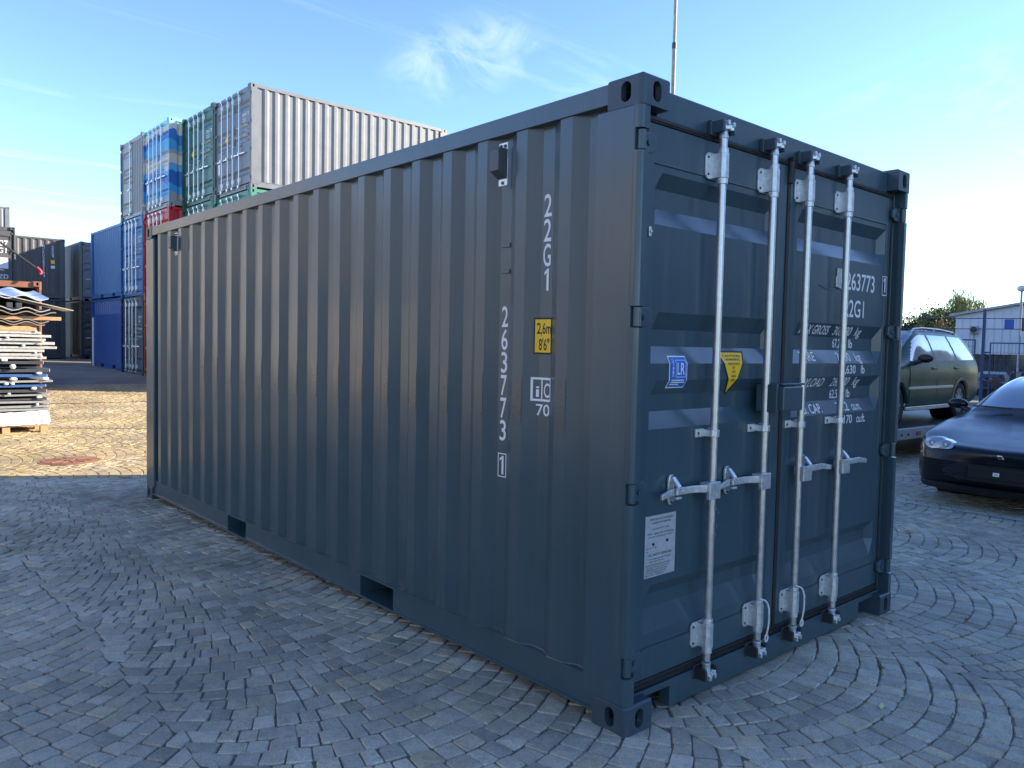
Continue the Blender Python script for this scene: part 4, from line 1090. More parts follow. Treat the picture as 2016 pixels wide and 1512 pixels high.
lc = [(C_BEIGE, 'beige'), (C_WHITE, 'white'), (C_WHITE, 'white'), (C_TAN, 'tan')]  # added pale, warm stacks that mirror in the far upper ribs
for c in range(5):
    for l in range(3):
        k = (c * 2 + l * 3) % 4
        outside(lc[k][0], f'sunlit {lc[k][1]} container, {ordn[l]} of the {cn[c]} unseen stack added at the far left for reflection', -0.9 - c * 6.15, 27.0, l)
for l in range(3):
    o = place('shipping_container', f'grey container, {ordn[l]} level of the stack hidden behind the blue containers', C_GREY, 10.8, 31.4, l, '-Y', 0)
# ------------------------------------------------------------------ the pile of panels on the left
PX, PY = 0.27, 11.85          # right-hand front corner
pz = g(0, PY)
rp = random.Random(5)
ALU = mat('panel_edge_aluminium', (0.55, 0.54, 0.50), 0.45, 0.5, 0.15, 20)
PCREAM = mat('panel_cream', (0.46, 0.44, 0.38), 0.5, 0, 0.10, 10, dirt=(0.3, 0.25, 0.18), dirtamt=0.4)
PGREY = mat('panel_grey', (0.24, 0.25, 0.26), 0.5, 0, 0.12, 10); PDARK = mat('panel_dark', (0.045, 0.05, 0.06), 0.45, 0, 0.12, 10); PBLUE = mat('panel_blue', (0.04, 0.10, 0.26), 0.4, 0, 0.12, 10)
FOAM = mat('white_foam', (0.80, 0.79, 0.76), 0.9, 0, 0.05, 30, bump=0.5, bscale=60)
FILM = mat('white_stretch_film', (0.78, 0.77, 0.76), 0.35, 0, 0.06, 8, wave=0.9, wscale=12, bump=0.5, bscale=40)
SHEET = mat('fibre_cement_sheet', (0.36, 0.37, 0.38), 0.6, 0, 0.15, 8, bump=0.4, bscale=60)
pal = empty('pallet', (PX, PY, pz))
tag(pal, 'wooden pallet under the white wrapped bundle', 'pallet')
for i in range(7): MB().box(-1.3, 0.0, 0.01 + i * 0.142, 0.10 + i * 0.142, 0.095, 0.117).build('board', WOOD, pal)
for x in (-1.25, -0.60, -0.10):
    for y in (0.0, 0.45, 0.90): MB().box(x, x + 0.10, y, y + 0.10, 0.0, 0.0945).build('block', WOOD, pal)
# wrapped bundle with a crumpled skin
wbm = MB(); nx, ny, nzz = 26, 16, 7
def skin(u, v, side):
    return None
bmw = bmesh.new()
bmesh.ops.create_cube(bmw, size=1.0)
bmesh.ops.subdivide_edges(bmw, edges=bmw.edges[:], cuts=14, use_grid_fill=True)
for v in bmw.verts:
    x, y, z = v.co
    r_ = rp.uniform(-0.012, 0.012)
    k = 1 - 0.12 * max(0, z + 0.1) * 0.8
    wob = 0.02 * math.sin(11 * x + 5 * z) + 0.015 * math.sin(17 * y + 9 * x)
    v.co = Vector((-0.62 + x * 1.30 * k + r_, 0.50 + y * 1.02 * k + wob * 0.5 + r_, 0.118 + (z + 0.5) * 0.20 + (wob * (0.6 if z > 0.2 else 0.0)) + (rp.uniform(-.012, .014) if z > 0.4 else 0)))
mew = bpy.data.meshes.new('wrapped_bundle'); bmw.to_mesh(mew); bmw.free(); mew.shade_smooth()
tag(obj('wrapped_bundle', mew, FILM, None, (PX, PY, pz)), 'crumpled white plastic wrapped bundle on the pallet', 'bundle')
# stacked panels, bottom to top
z = 0.335
spec = [('grey', PGREY, .022), ('grey', PGREY, .024), ('grey', PGREY, .022), ('dark', PDARK, .020), ('grey', PGREY, .022), ('dark', PDARK, .030), ('blue', PBLUE, .026), ('grey', PGREY, .022), ('blue', PBLUE, .030), ('dark', PDARK, .034),
        ('dark', PDARK, .030), ('cream', PCREAM, .024), ('cream', PCREAM, .026), ('cream', PCREAM, .026), ('cream', PCREAM, .024), ('cream', PCREAM, .030), ('cream', PCREAM, .024), ('cream', PCREAM, .026), ('cream', PCREAM, .024)]
offs = [0.02, 0.00, 0.03, -0.01, 0.02, -0.02, -0.03, 0.06, -0.01, 0.03, -0.06, -0.02, -0.08, -0.05, 0.12, 0.10, -0.03, 0.05, -0.09]
gaps = [0.012, 0.028, 0.014, 0.030, 0.020, 0.034, 0.030, 0.040, 0.030, 0.062, 0.030, 0.020, 0.028, 0.016, 0.034, 0.020, 0.026, 0.018, 0.02]
ordw = ['lowest', 'second lowest', 'third', 'fourth', 'fifth', 'sixth', 'seventh', 'eighth', 'ninth', 'tenth', 'eleventh', 'twelfth', 'thirteenth', 'fourteenth', 'fifteenth', 'sixteenth', 'seventeenth', 'eighteenth', 'topmost']
for i, (w, mt_, th) in enumerate(spec):
    th *= 1.45
    o = empty('sandwich_sheet', (PX + offs[i], PY + rp.uniform(0.0, 0.06), pz + z), R(rp.uniform(-1.5, 1.5)))
    tag(o, f'{w} flat panel in the pile, {ordw[i]} counted from the wrapped bundle', 'sheet', 'flat panels stacked in the pile')
    tilt = rp.uniform(-0.006, 0.004)
    o.rotation_euler[1] = R(rp.uniform(-0.5, 0.6))
    MB().box(-1.95, 0.0, 0.006, 1.0, 0.003, th - 0.003).build('panel_skin', mt_, o, bevel=0.002)
    MB().box(-1.95, 0.004, -0.004, 0.0055, 0.0, th).build('front_edge', {'dark': PDARK, 'blue': PBLUE, 'grey': PGREY}.get(w, ALU), o, bevel=0.002)
    MB().box(0.0005, 0.010, 0.0, 1.0, 0.0, th).build('end_edge', ALU, o, bevel=0.002)
    zt = z + th
    if gaps[i] > 0.018:
        for k in range(rp.choice((1, 1, 2))):
            fx = PX + offs[i] - rp.choice((0.06, 0.12, 0.38, 0.45, 0.50)) - rp.uniform(0, 0.06)
            f = MB(); h = gaps[i] * (1.15 if i < 11 else 0.75)
            bmf = MB(); bmf.ball((0, 0, h / 2), 0.5 * h + 0.004, 10, (1.5 + rp.uniform(-.4, .6), 1.2, 1.0))
            bmf.v = [(x + rp.uniform(-.004, .004), y + rp.uniform(-.004, .004), min(max(zz_, 0.0), h)) for x, y, zz_ in bmf.v]
            ff = bmf.build('foam_pad', FOAM, None, smooth=70, loc=(fx, PY + 0.0, pz + zt))
            tag(ff, 'small white foam pad squeezed between two of the stacked panels', 'foam pad', 'foam pads between the panels')
    z = zt + gaps[i] * (1.15 if i < 11 else 0.75)
z0s = z + 0.01
def timber(label, x0, x1, y, zz_, h, rot=0):
    o = MB().box(x0, x1, 0, 0.10, 0, h).build('squared_timber', WOOD, None, bevel=0.004, loc=(PX, PY + y, pz + zz_)); o.rotation_euler[2] = R(rot)
    tag(o, label, 'timber', 'timbers under the wavy sheets')
timber('timber beam lying across the flat panels, under the wavy sheets', -1.9, -0.14, 0.02, z0s - 0.018, 0.075)
def wavy(label, x0, x1, zb, tilt, amp=0.026, wl=0.36, th=0.013, y0=-0.02, mt_=SHEET, yaw=0):
    mb = MB(); n = 60; P = []; F = []
    for i in range(n + 1):
        x = x0 + (x1 - x0) * i / n; zz_ = amp * math.sin(2 * math.pi * x / wl)
        for yy_ in (y0, 1.15):
            P += [(x, yy_, zz_), (x, yy_, zz_ + th)]
    for i in range(n):
        k = 4 * i
        F += [(k, k + 4, k + 6, k + 2), (k + 1, k + 3, k + 7, k + 5), (k, k + 1, k + 5, k + 4), (k + 2, k + 6, k + 7, k + 3)]
    F += [(0, 2, 3, 1), (4 * n, 4 * n + 1, 4 * n + 3, 4 * n + 2)]
    mb.add(P, F)
    o = mb.build('corrugated_sheet', mt_, None, smooth=40, loc=(PX, PY, pz + zb)); o.rotation_euler = (R(tilt[0]), R(tilt[1]), R(yaw))
    tag(o, label, 'corrugated sheet', 'wavy sheets on the pile')
SH2 = mat('rusty_wavy_sheet', (0.24, 0.20, 0.17), 0.6, 0, 0.25, 10)
SH3 = mat('pale_blue_wavy_sheet', (0.42, 0.50, 0.62), 0.45, 0, 0.12, 8)
wavy('brownish wavy sheet, lowest of the wavy sheets on the pile', -2.0, -0.03, z0s + 0.090, (0.5, 0.6), mt_=SH2)
wavy('brownish wavy sheet, second lowest on the pile', -2.0, 0.02, z0s + 0.125, (0.4, 1.0), mt_=SH2)
timber('short timber beam sticking out between the wavy sheets', -0.9, 0.20, 0.05, z0s + 0.155, 0.055, -4)
wavy('dark brown wavy sheet in the middle of the wavy sheets', -2.0, 0.12, z0s + 0.245, (0.8, 0.8), mt_=SH2)
wavy('grey brown wavy sheet under the tilted flat board', -2.0, 0.04, z0s + 0.300, (0.6, 1.2), mt_=SHEET)
for k, x in enumerate((-0.52, -0.40)):
    tag(MB().box(0, 0.07, 0, 0.08, 0, 0.075).build('wood_block', PDARK, None, bevel=0.003, loc=(PX + x, PY + 0.01, pz + z0s + 0.330)), ['left of the two dark blocks under the top wavy sheet', 'right of the two dark blocks under the top wavy sheet'][k], 'block')
fb = MB().box(-0.65, 0.36, -0.05, 0.9, 0, 0.012).build('flat_board', PCREAM, None, bevel=0.003, loc=(PX, PY, pz + z0s + 0.385)); fb.rotation_euler = (R(1), R(12), R(-3))
tag(fb, 'pale flat board sloping down to the right out of the pile', 'board')
wavy('pale blue wavy sheet on the very top of the pile', -2.0, 0.02, z0s + 0.475, (8.0, 2.0), amp=0.030, wl=0.42, mt_=SH3)
# ------------------------------------------------------------------ manhole cover
MH = mat('rusty_cast_iron', (0.28, 0.135, 0.080), 0.8, 0.1, 0.3, 25, bump=0.7, bscale=60)
mo = empty('manhole_cover', (-0.07, 8.86, g(0, 8.86) + 0.006)); tag(mo, 'round rusty manhole cover in the sunlit paving', 'manhole cover')
MB().cyl((0, 0, -0.03), (0, 0, -0.002), 0.345, 40).build('frame_ring', MH, mo); 
mbp = MB().cyl((0, 0, -0.0015), (0, 0, 0.003), 0.30, 40); mbp.build('cover_plate', MH, mo)
for i in range(12):
    a = 2 * math.pi * i / 12
    MB().box(0.09, 0.26, -0.016, 0.016, 0.0035, 0.0085, Matrix.Rotation(a, 4, 'Z')).build('raised_rib', MH, mo)
MB().cyl((0, 0, 0.0035), (0, 0, 0.009), 0.06, 16).build('raised_boss', MH, mo)
# lashing bar with a red hook above the open container
REDP = mat('red_hook_paint', (0.35, 0.02, 0.05), 0.5)
lbx_ = empty('lashing_bar', (1.38, 18.7, 3.06)); tag(lbx_, 'long thin steel bar slanting down to a red hook on the open container corner', 'bar')
MB().cyl((0, 0, 0), (-1.35, 0.3, 1.05), 0.022, 8).build('rod', STEELD, lbx_, smooth=40)
MB().tube([(0.0, 0, 0.02), (0.05, -0.02, -0.03), (0.09, -0.02, -0.09), (0.05, -0.03, -0.13)], 0.035, 8).build('hook', REDP, lbx_, smooth=60)
# leaves and litter on the cobbles
LEAF = mat('dry_leaf', (0.42, 0.22, 0.08), 0.7, 0, 0.3, 60); PAPER = mat('pale_litter', (0.70, 0.52, 0.42), 0.7)
def leaf(x, y, s, a, mt_, label, nm='fallen_leaf', cat='leaf', group=None):
    mb = MB(); pts = [(-1, 0, 0.10), (-0.4, 0.34, 0.22), (0.3, 0.38, 0.16), (1, 0.05, 0.3), (0.4, -0.34, 0.2), (-0.4, -0.3, 0.12)]
    P = [(p[0] * s, p[1] * s, p[2] * s) for p in pts]; P2 = [(a_, b_, c_ + s * 0.05) for a_, b_, c_ in P]
    mb.add(P + P2, [(5, 4, 3, 2, 1, 0), (6, 7, 8, 9, 10, 11)] + [(i, (i + 1) % 6, 6 + (i + 1) % 6, 6 + i) for i in range(6)])
    o = mb.build(nm, mt_, None, loc=(x, y, g(x, y) + 0.004)); o.rotation_euler[2] = R(a); tag(o, label, cat, group)
leaf(-1.24, 2.80, 0.032, 40, PAPER, 'small pale scrap lying on the cobbles at the left', 'litter_scrap', 'litter')
leaf(1.08, -0.53, 0.030, 20, mat('straw', (0.62, 0.60, 0.30), 0.7), 'pale straw on the cobbles below the right door', 'litter_straw', 'litter')
leaf(4.62, 0.78, 0.055, 110, LEAF, 'large dry brown leaf on the cobbles, nearer the container')
leaf(4.42, 0.47, 0.035, 75, LEAF, 'small dry brown leaf on the cobbles, nearer the black car')
# ------------------------------------------------------------------ cars
def crom(p0, p1, p2, p3, t):
    return tuple(0.5 * ((2 * b) + (-a + c) * t + (2 * a - 5 * b + 4 * c - d) * t * t + (-a + 3 * b - 3 * c + d) * t ** 3) for a, b, c, d in zip(p0, p1, p2, p3))
def loft(stations, ku, kv):
    """smooth grid through stations (lists of points); returns grid[u][v] and the parameter lists"""
    ns, npt = len(stations), len(stations[0])
    dense = []
    for st in stations:
        row = []
        for i in range(npt - 1):
            for k in range(kv):
                row.append(crom(st[max(i - 1, 0)], st[i], st[i + 1], st[min(i + 2, npt - 1)], k / kv))
        row.append(st[-1]); dense.append(row)
    grid = []
    for i in range(ns - 1):
        for k in range(ku):
            grid.append([crom(dense[max(i - 1, 0)][j], dense[i][j], dense[i + 1][j], dense[min(i + 2, ns - 1)][j], k / ku) for j in range(len(dense[0]))])
    grid.append(dense[-1])
    return grid
def car_shell(stations, ku, kv, classify):
    """mirror the half loft and hand every face to the part named by classify(u, v, centre); u, v in station units"""
    grid = loft(stations, ku, kv); nu, nv = len(grid), len(grid[0]); parts = {}
    for sgn in (1, -1):
        for i in range(nu - 1):
            for j in range(nv - 1):
                q = [grid[i][j], grid[i + 1][j], grid[i + 1][j + 1], grid[i][j + 1]]
                c = [sum(p[k] for p in q) / 4 for k in range(3)]
                nm = classify((i + 0.5) / ku, (j + 0.5) / kv, c)
                if nm is None: continue
                if nm[1]: nm = (nm[0], sgn)
                q = [(p[0], p[1] * sgn, p[2]) for p in q]
                if sgn < 0: q = q[::-1]
                parts.setdefault(nm, []).append(q)
    out = {}
    for nm, qs in parts.items():
        mb = MB(); idx = {}
        for q in qs:
            f = []
            for p in q:
                k = (round(p[0], 5), round(p[1], 5), round(p[2], 5))
                if k not in idx: idx[k] = len(mb.v); mb.v.append(p)
                if not f or (idx[k] != f[-1] and idx[k] != f[0]): f.append(idx[k])
            if len(f) > 2: mb.f.append(tuple(f))
        out[nm] = mb
    return out
TYRE = mat('tyre_rubber', (0.018, 0.018, 0.019), 0.75, 0, 0.15, 20); ALLOY = mat('alloy_wheel', (0.55, 0.56, 0.57), 0.35, 0.7, 0.1)
GLASSD = mat('tinted_window_glass', (0.03, 0.045, 0.06), 0.07, 0, 0.02, spec=1.0, coat=1.0); GLASSD.node_tree.nodes['Principled BSDF'].inputs['IOR'].default_value = 2.2
LAMPG = mat('headlight_glass', (0.32, 0.34, 0.36), 0.08, 0.35, 0.1, 40, spec=0.9, coat=1.0); AMBER = mat('amber_lens', (0.55, 0.10, 0.02), 0.15, 0, 0.05, coat=0.8); LAMPC = mat('lamp_reflector', (0.45, 0.47, 0.50), 0.2, 0.3, 0.1); TRIM = mat('black_trim', (0.012, 0.012, 0.013), 0.45)
CHROME = mat('chrome', (0.75, 0.76, 0.78), 0.12, 1.0, 0.03)
def wheel(parent, x, y, z, r, w, spokes, sgn, rim_mat=ALLOY):
    wo = MB()
    # tyre: lathe around the y axis
    prof = [(r * 0.64, -w / 2), (r * 0.80, -w / 2 - 0.004), (r * 0.95, -w / 2 + 0.008), (r, -w / 2 + 0.03), (r, w / 2 - 0.03), (r * 0.95, w / 2 - 0.008), (r * 0.80, w / 2 + 0.004), (r * 0.64, w / 2)]
    n = 32; P = []; F = []
    for i in range(n):
        a = 2 * math.pi * i / n
        for rr_, yy_ in prof: P.append((x + rr_ * math.cos(a), y + yy_, z + rr_ * math.sin(a)))
    m_ = len(prof)
    for i in range(n):
        for j in range(m_ - 1):
            F.append((i * m_ + j, ((i + 1) % n) * m_ + j, ((i + 1) % n) * m_ + j + 1, i * m_ + j + 1))
    wo.add(P, F); t = wo.build('wheel', TYRE, parent, smooth=50, split=False)
    rim = MB(); yo = y + sgn * (w / 2 - 0.015)
    rim.cyl((x, yo - sgn * 0.10, z), (x, yo - sgn * 0.085, z), r * 0.63, 24)
    n2 = 28
    P = []; F = []
    for i in range(n2):
        a = 2 * math.pi * i / n2
        for rr_, oy in ((r * 0.66, 0.006), (r * 0.60, 0.010), (r * 0.585, -0.07)): P.append((x + rr_ * math.cos(a), yo + sgn * oy, z + rr_ * math.sin(a)))
    for i in range(n2):
        for j in range(2): F.append((i * 3 + j, ((i + 1) % n2) * 3 + j, ((i + 1) % n2) * 3 + j + 1, i * 3 + j + 1))
    rim.add(P, F)
    for k in range(spokes):
        M_ = Matrix.Translation((x, yo, z)) @ Matrix.Rotation(2 * math.pi * k / spokes, 4, 'Y')
        y0, y1 = sorted((-sgn * 0.03, sgn * 0.004))
        rim.box(r * 0.10, r * 0.60, y0, y1, -r * 0.055, r * 0.055, M_)
    y0, y1 = sorted((yo - sgn * 0.03, yo + sgn * 0.008))
    rim.cyl((x, y0, z), (x, y1, z), r * 0.14, 14)
    rim.build('rim', rim_mat, t, smooth=40, split=False)
# ---- black coupe: nose at local x = 0, tail towards +x
BLK = mat('black_car_paint', (0.005, 0.007, 0.010), 0.24, 0, 0.05, 4, spec=0.3, coat=0.15)
def mk(xs, ys, zs): return list(zip(xs, ys, zs))
ST = [
 mk([.02, .035, .13, .27, .31, .27, .13, .035, .02], [0, .41, .72, .82, .835, .82, .72, .41, 0], [.47] * 9),
 mk([.07, .09, .18, .33, .38, .34, .20, .08, .03], [0, .44, .75, .86, .875, .855, .74, .40, 0], [.25, .25, .26, .34, .47, .575, .615, .60, .59]),
 mk([.20, .22, .30, .44, .50, .47, .36, .24, .19], [0, .46, .79, .895, .91, .885, .77, .41, 0], [.19, .19, .20, .33, .48, .61, .655, .648, .640]),
 mk([.60] * 9, [0, .47, .83, .915, .935, .915, .79, .42, 0], [.18, .18, .19, .33, .51, .67, .725, .722, .715]),
 mk([1.06] * 9, [0, .47, .85, .925, .94, .93, .80, .43, 0], [.18, .18, .19, .33, .55, .745, .805, .808, .80]),
 mk([1.45, 1.45, 1.45, 1.45, 1.45, 1.45, 1.43, 1.34, 1.28], [0, .47, .85, .925, .935, .905, .75, .43, 0], [.18, .18, .19, .33, .56, .80, .885, .915, .925]),
 mk([1.95, 1.95, 1.95, 1.95, 1.95, 1.95, 1.98, 1.85, 1.80], [0, .47, .85, .925, .935, .91, .665, .43, 0], [.18, .18, .19, .33, .57, .83, 1.13, 1.18, 1.195]),
 mk([2.45, 2.45, 2.45, 2.45, 2.45, 2.45, 2.45, 2.40, 2.38], [0, .47, .85, .93, .94, .915, .585, .40, 0], [.18, .18, .19, .33, .58, .85, 1.25, 1.285, 1.295]),
 mk([3.2] * 9, [0, .47, .85, .935, .95, .92, .58, .40, 0], [.18, .18, .19, .34, .60, .87, 1.24, 1.275, 1.28]),
 mk([4.05] * 9, [0, .47, .85, .94, .95, .91, .66, .42, 0], [.20, .20, .21, .36, .62, .88, 1.02, 1.04, 1.04]),
 mk([4.75] * 9, [0, .47, .82, .90, .92, .88, .74, .43, 0], [.26, .26, .27, .40, .62, .86, .92, .93, .93]),
 mk([4.92] * 9, [0, .42, .72, .80, .82, .80, .70, .40, 0], [.45, .45, .46, .50, .62, .78, .82, .82, .82]),
]
coupe = empty('sports_coupe', (6.13, 0.56, 0.0)); tag(coupe, 'black sports coupe parked nose towards the container, cut by the right edge', 'car', 'parked cars')
AX = (1.10, 3.67); AR = 0.37
def cls(u, v, c):
    for ax in AX:
        if c[1] > 0.66 and math.hypot(c[0] - ax, c[2] - 0.33) < AR and 0.19 < c[2] : return None
    if 5.16 < u < 6.90 and v > 6.16 : return ('windscreen', 0)
    if 5.03 < u < 7.0 and v > 6.02 : return ('windscreen_surround', 0)
    if 5.75 < u < 8.9 and 5.12 < v < 5.95 and c[2] > 0.84 and c[0] > 1.75: return ('side_window', 1)
    if 8.05 < u < 9.0 and v > 6.1: return ('rear_window', 0)
    return ('body', 0)
for (nm, s_), mb in car_shell(ST, 16, 10, cls).items():
    mb.build(nm, BLK if nm == 'body' else TRIM if nm == 'windscreen_surround' else GLASSD, coupe, smooth=50, clean=False, split=False)
for ax in AX:
    for s_ in (1, -1):
        wheel(coupe, ax, s_ * 0.80, 0.325, 0.325, 0.235, 5, s_)
        ar = MB(); ar.cyl((ax, s_ * 0.55, 0.33), (ax, s_ * 0.88, 0.33), AR - 0.005, 24, cap=False); ar.build('wheel_arch', TRIM, coupe, smooth=60, clean=False)
# front fascia
def nose_x(y): return 0.01 + 0.5 * max(0, abs(y) - 0.05) ** 2.6
for s_ in (1, -1):
    hl = MB(); n = 20; P = []; Pb = []
    cy, cz, a_, b_ = 0.60 * s_, 0.625, 0.155, 0.060
    for i in range(n):
        t = 2 * math.pi * i / n
        dy = a_ * math.copysign(abs(math.cos(t)) ** 0.75, math.cos(t)); dz_ = b_ * math.copysign(abs(math.sin(t)) ** 0.8, math.sin(t)) * (1.0 if math.cos(t) * s_ > 0 else 0.82)
        y = cy + dy; z = cz + dz_ + 0.03 * (abs(y) - 0.60)
        x = 0.055 + 0.50 * max(0, abs(y) - 0.30) ** 1.9 + 0.42 * (z - 0.56)
        P.append((x - 0.012, y, z)); Pb.append((x + 0.09, y, z))
    hl.add(P + Pb + [(sum(p[0] for p in P) / n - 0.022, cy, cz)], [(i, (i + 1) % n, n + (i + 1) % n, n + i) for i in range(n)] + [(i, (i + 1) % n, 2 * n) for i in range(n)])
    ho = hl.build('headlight', LAMPG, coupe, smooth=60)
    for k, yy_ in enumerate((0.52, 0.665)):
        y = yy_ * s_; x = 0.055 + 0.50 * max(0, abs(y) - 0.30) ** 1.9 + 0.42 * (cz - 0.56) - 0.026
        MB().cyl((x, y, cz), (x - 0.004, y, cz), 0.036, 16).build('lamp_ring', LAMPC, ho, smooth=40)
        MB().cyl((x - 0.0045, y, cz), (x - 0.007, y, cz), 0.013, 14).build('lamp_bulb', WHITE, ho, smooth=40)
    # indicator and small lower intake
    il = MB(); il.prism([(0.66 * s_, 0.498), (0.80 * s_, 0.490), (0.81 * s_, 0.520), (0.67 * s_, 0.535)], 'x', 0, 0.05); il.v = [(0.030 + 0.52 * max(0, abs(y) - 0.28) ** 1.75 + x, y, z) for x, y, z in il.v]
    il.build('indicator', AMBER, coupe, bevel=0.006, smooth=40)
    fi = MB(); fi.prism([(0.62 * s_, 0.30), (0.80 * s_, 0.33), (0.81 * s_, 0.42), (0.64 * s_, 0.41)], 'x', 0, 0.06); fi.v = [(0.055 + 0.52 * max(0, abs(y) - 0.28) ** 1.75 + x, y, z) for x, y, z in fi.v]
    fi.build('side_intake', TRIM, coupe, bevel=0.008, smooth=40)
    # mirror
    mm = MB(); mm.ball((1.72, 0.985 * s_, 0.955), 0.10, 14, (0.62, 1.15, 0.62)); mm.tube([(1.66, 0.83 * s_, 0.88), (1.70, 0.90 * s_, 0.905), (1.72, 0.95 * s_, 0.93)], 0.035, 8)
    mm.build('door_mirror', BLK, coupe, smooth=60)
    wp = MB(); wp.tube([(1.30, 0.20 * s_ + 0.1, 0.955), (1.34, 0.45 * s_ + 0.1, 0.962), (1.42, 0.66 * s_ + .06, 0.955)], 0.009, 6); wp.build('wiper', TRIM, coupe, smooth=60)
def fascia_x(y): return 0.020 + 0.42 * max(0, abs(y) - 0.12) ** 2.2
gr_ = MB(); n = 24
outl = [(-0.50, 0.46), (0.50, 0.46), (0.555, 0.42), (0.53, 0.34), (0.44, 0.305), (-0.44, 0.305), (-0.53, 0.34), (-0.555, 0.42)]
ys_ = [-0.55 + 1.10 * i / n for i in range(n + 1)]
def zlim(y):
    a = abs(y); top = 0.465 if a < 0.46 else 0.465 - (a - 0.46) * 0.45; bot = 0.30 if a < 0.40 else 0.30 + (a - 0.40) ** 1.3 * 0.75
    return bot, top
P = []; F = []
for y in ys_:
    b0, t0 = zlim(y); P += [(fascia_x(y) - 0.004, y, b0), (fascia_x(y) - 0.010, y, t0)]
for i in range(n): F.append((2 * i, 2 * i + 2, 2 * i + 3, 2 * i + 1))
gro = gr_.add(P, F).build('grille', TRIM, coupe, clean=False)
for k in range(6):
    for s_ in (1, -1):
        mb = MB(); yl = [0.30 + 0.22 * i / 6 for i in range(7)]
        zz_ = 0.325 + k * 0.024
        mb.tube([(fascia_x(y) - 0.014, y * s_, zz_) for y in yl], 0.0055, 5); mb.build('grille_bar', BLK, gro, smooth=60)
pn = MB(); pn.box(fascia_x(0) - 0.022, fascia_x(0) - 0.006, -0.27, 0.27, 0.335, 0.44); pn.build('number_plate_holder', TRIM, coupe, bevel=0.006, smooth=40)
MB().box(fascia_x(0) - 0.0265, fascia_x(0) - 0.0225, 0.0, 0.055, 0.37, 0.405).build('sticker', WHITE, coupe)
letters('36', 0.012, 0.043, 0.380, 0.014, lambda s, t: (fascia_x(0) - 0.0275, 0.055 - s, t), INK, coupe, 'lettering')
em = MB(); em.prism([(-0.034, 0.542), (0.016, 0.538), (0.034, 0.572), (-0.012, 0.576)], 'x', -0.004, 0.03); em.build('nose_emblem', CHROME, coupe, bevel=0.003)
letters('LE', -0.018, 0.022, 0.547, 0.020, lambda s, t: (-0.0055, -s, t), TRIM, coupe, 'lettering')
sp_ = MB(); P = []; F = []
for i in range(n + 1):
    y = -0.80 + 1.60 * i / n; x = 0.035 + 0.50 * max(0, abs(y) - 0.15) ** 2.0
    P += [(x, y, 0.235), (x - 0.03, y, 0.215), (x + 0.05, y, 0.155), (x + 0.09, y, 0.16)]
for i in range(n):
    k = 4 * i
    for j in range(3): F.append((k + j, k + 4 + j, k + 5 + j, k + 1 + j))
sp_.add(P, F).build('chin_spoiler', TRIM, coupe, smooth=40)
# ---- green estate car
GRN = mat('green_car_paint', (0.013, 0.058, 0.036), 0.40, 0.0, 0.06, 4, spec=0.3, coat=0.12)
WS = [
 mk([.05, .06, .14, .26, .30, .26, .14, .04, .02], [0, .40, .64, .74, .76, .74, .64, .38, 0], [.48, .48, .48, .49, .50, .52, .54, .55, .55]),
 mk([.10, .12, .22, .34, .40, .36, .24, .12, .09], [0, .42, .68, .79, .81, .79, .68, .39, 0], [.24, .24, .25, .34, .50, .64, .70, .72, .72]),
 mk([.55] * 9, [0, .42, .74, .845, .865, .845, .72, .40, 0], [.20, .20, .21, .33, .55, .76, .84, .865, .87]),
 mk([1.00, 1.00, 1.00, 1.00, 1.00, 1.00, 1.00, 0.97, .95], [0, .42, .76, .86, .875, .86, .74, .41, 0], [.20, .20, .21, .33, .57, .83, .93, .95, .955]),
 mk([1.38, 1.38, 1.38, 1.38, 1.38, 1.38, 1.32, 1.24, 1.20], [0, .42, .76, .86, .875, .855, .70, .41, 0], [.20, .20, .21, .33, .58, .89, 1.02, 1.04, 1.045]),
 mk([1.85, 1.85, 1.85, 1.85, 1.85, 1.85, 1.92, 1.85, 1.82], [0, .42, .76, .865, .88, .86, .67, .45, 0], [.20, .20, .21, .33, .59, .92, 1.36, 1.385, 1.395]),
 mk([2.35] * 9, [0, .42, .76, .865, .88, .86, .655, .46, 0], [.20, .20, .21, .33, .60, .925, 1.40, 1.435, 1.445]),
 mk([3.10] * 9, [0, .42, .76, .865, .88, .86, .655, .46, 0], [.20, .20, .21, .33, .60, .93, 1.40, 1.43, 1.44]),
 mk([3.85, 3.85, 3.85, 3.85, 3.85, 3.85, 3.78, 3.78, 3.78], [0, .42, .76, .86, .875, .85, .64, .44, 0], [.22, .22, .23, .34, .61, .945, 1.385, 1.41, 1.415]),
 mk([4.30, 4.30, 4.30, 4.32, 4.33, 4.28, 4.12, 4.12, 4.12], [0, .40, .72, .82, .84, .81, .61, .42, 0], [.26, .26, .27, .37, .62, .95, 1.34, 1.36, 1.365]),
 mk([4.46, 4.46, 4.44, 4.44, 4.44, 4.40, 4.26, 4.26, 4.26], [0, .38, .66, .72, .74, .70, .54, .36, 0], [.42, .42, .44, .48, .64, .94, 1.24, 1.26, 1.265]),
]
TRZ = 0.46
wag = empty('estate_car', (8.53, 3.80, TRZ)); tag(wag, 'dark green estate car with roof rails standing on the trailer', 'car', 'parked cars')
AXW = (0.92, 3.43)
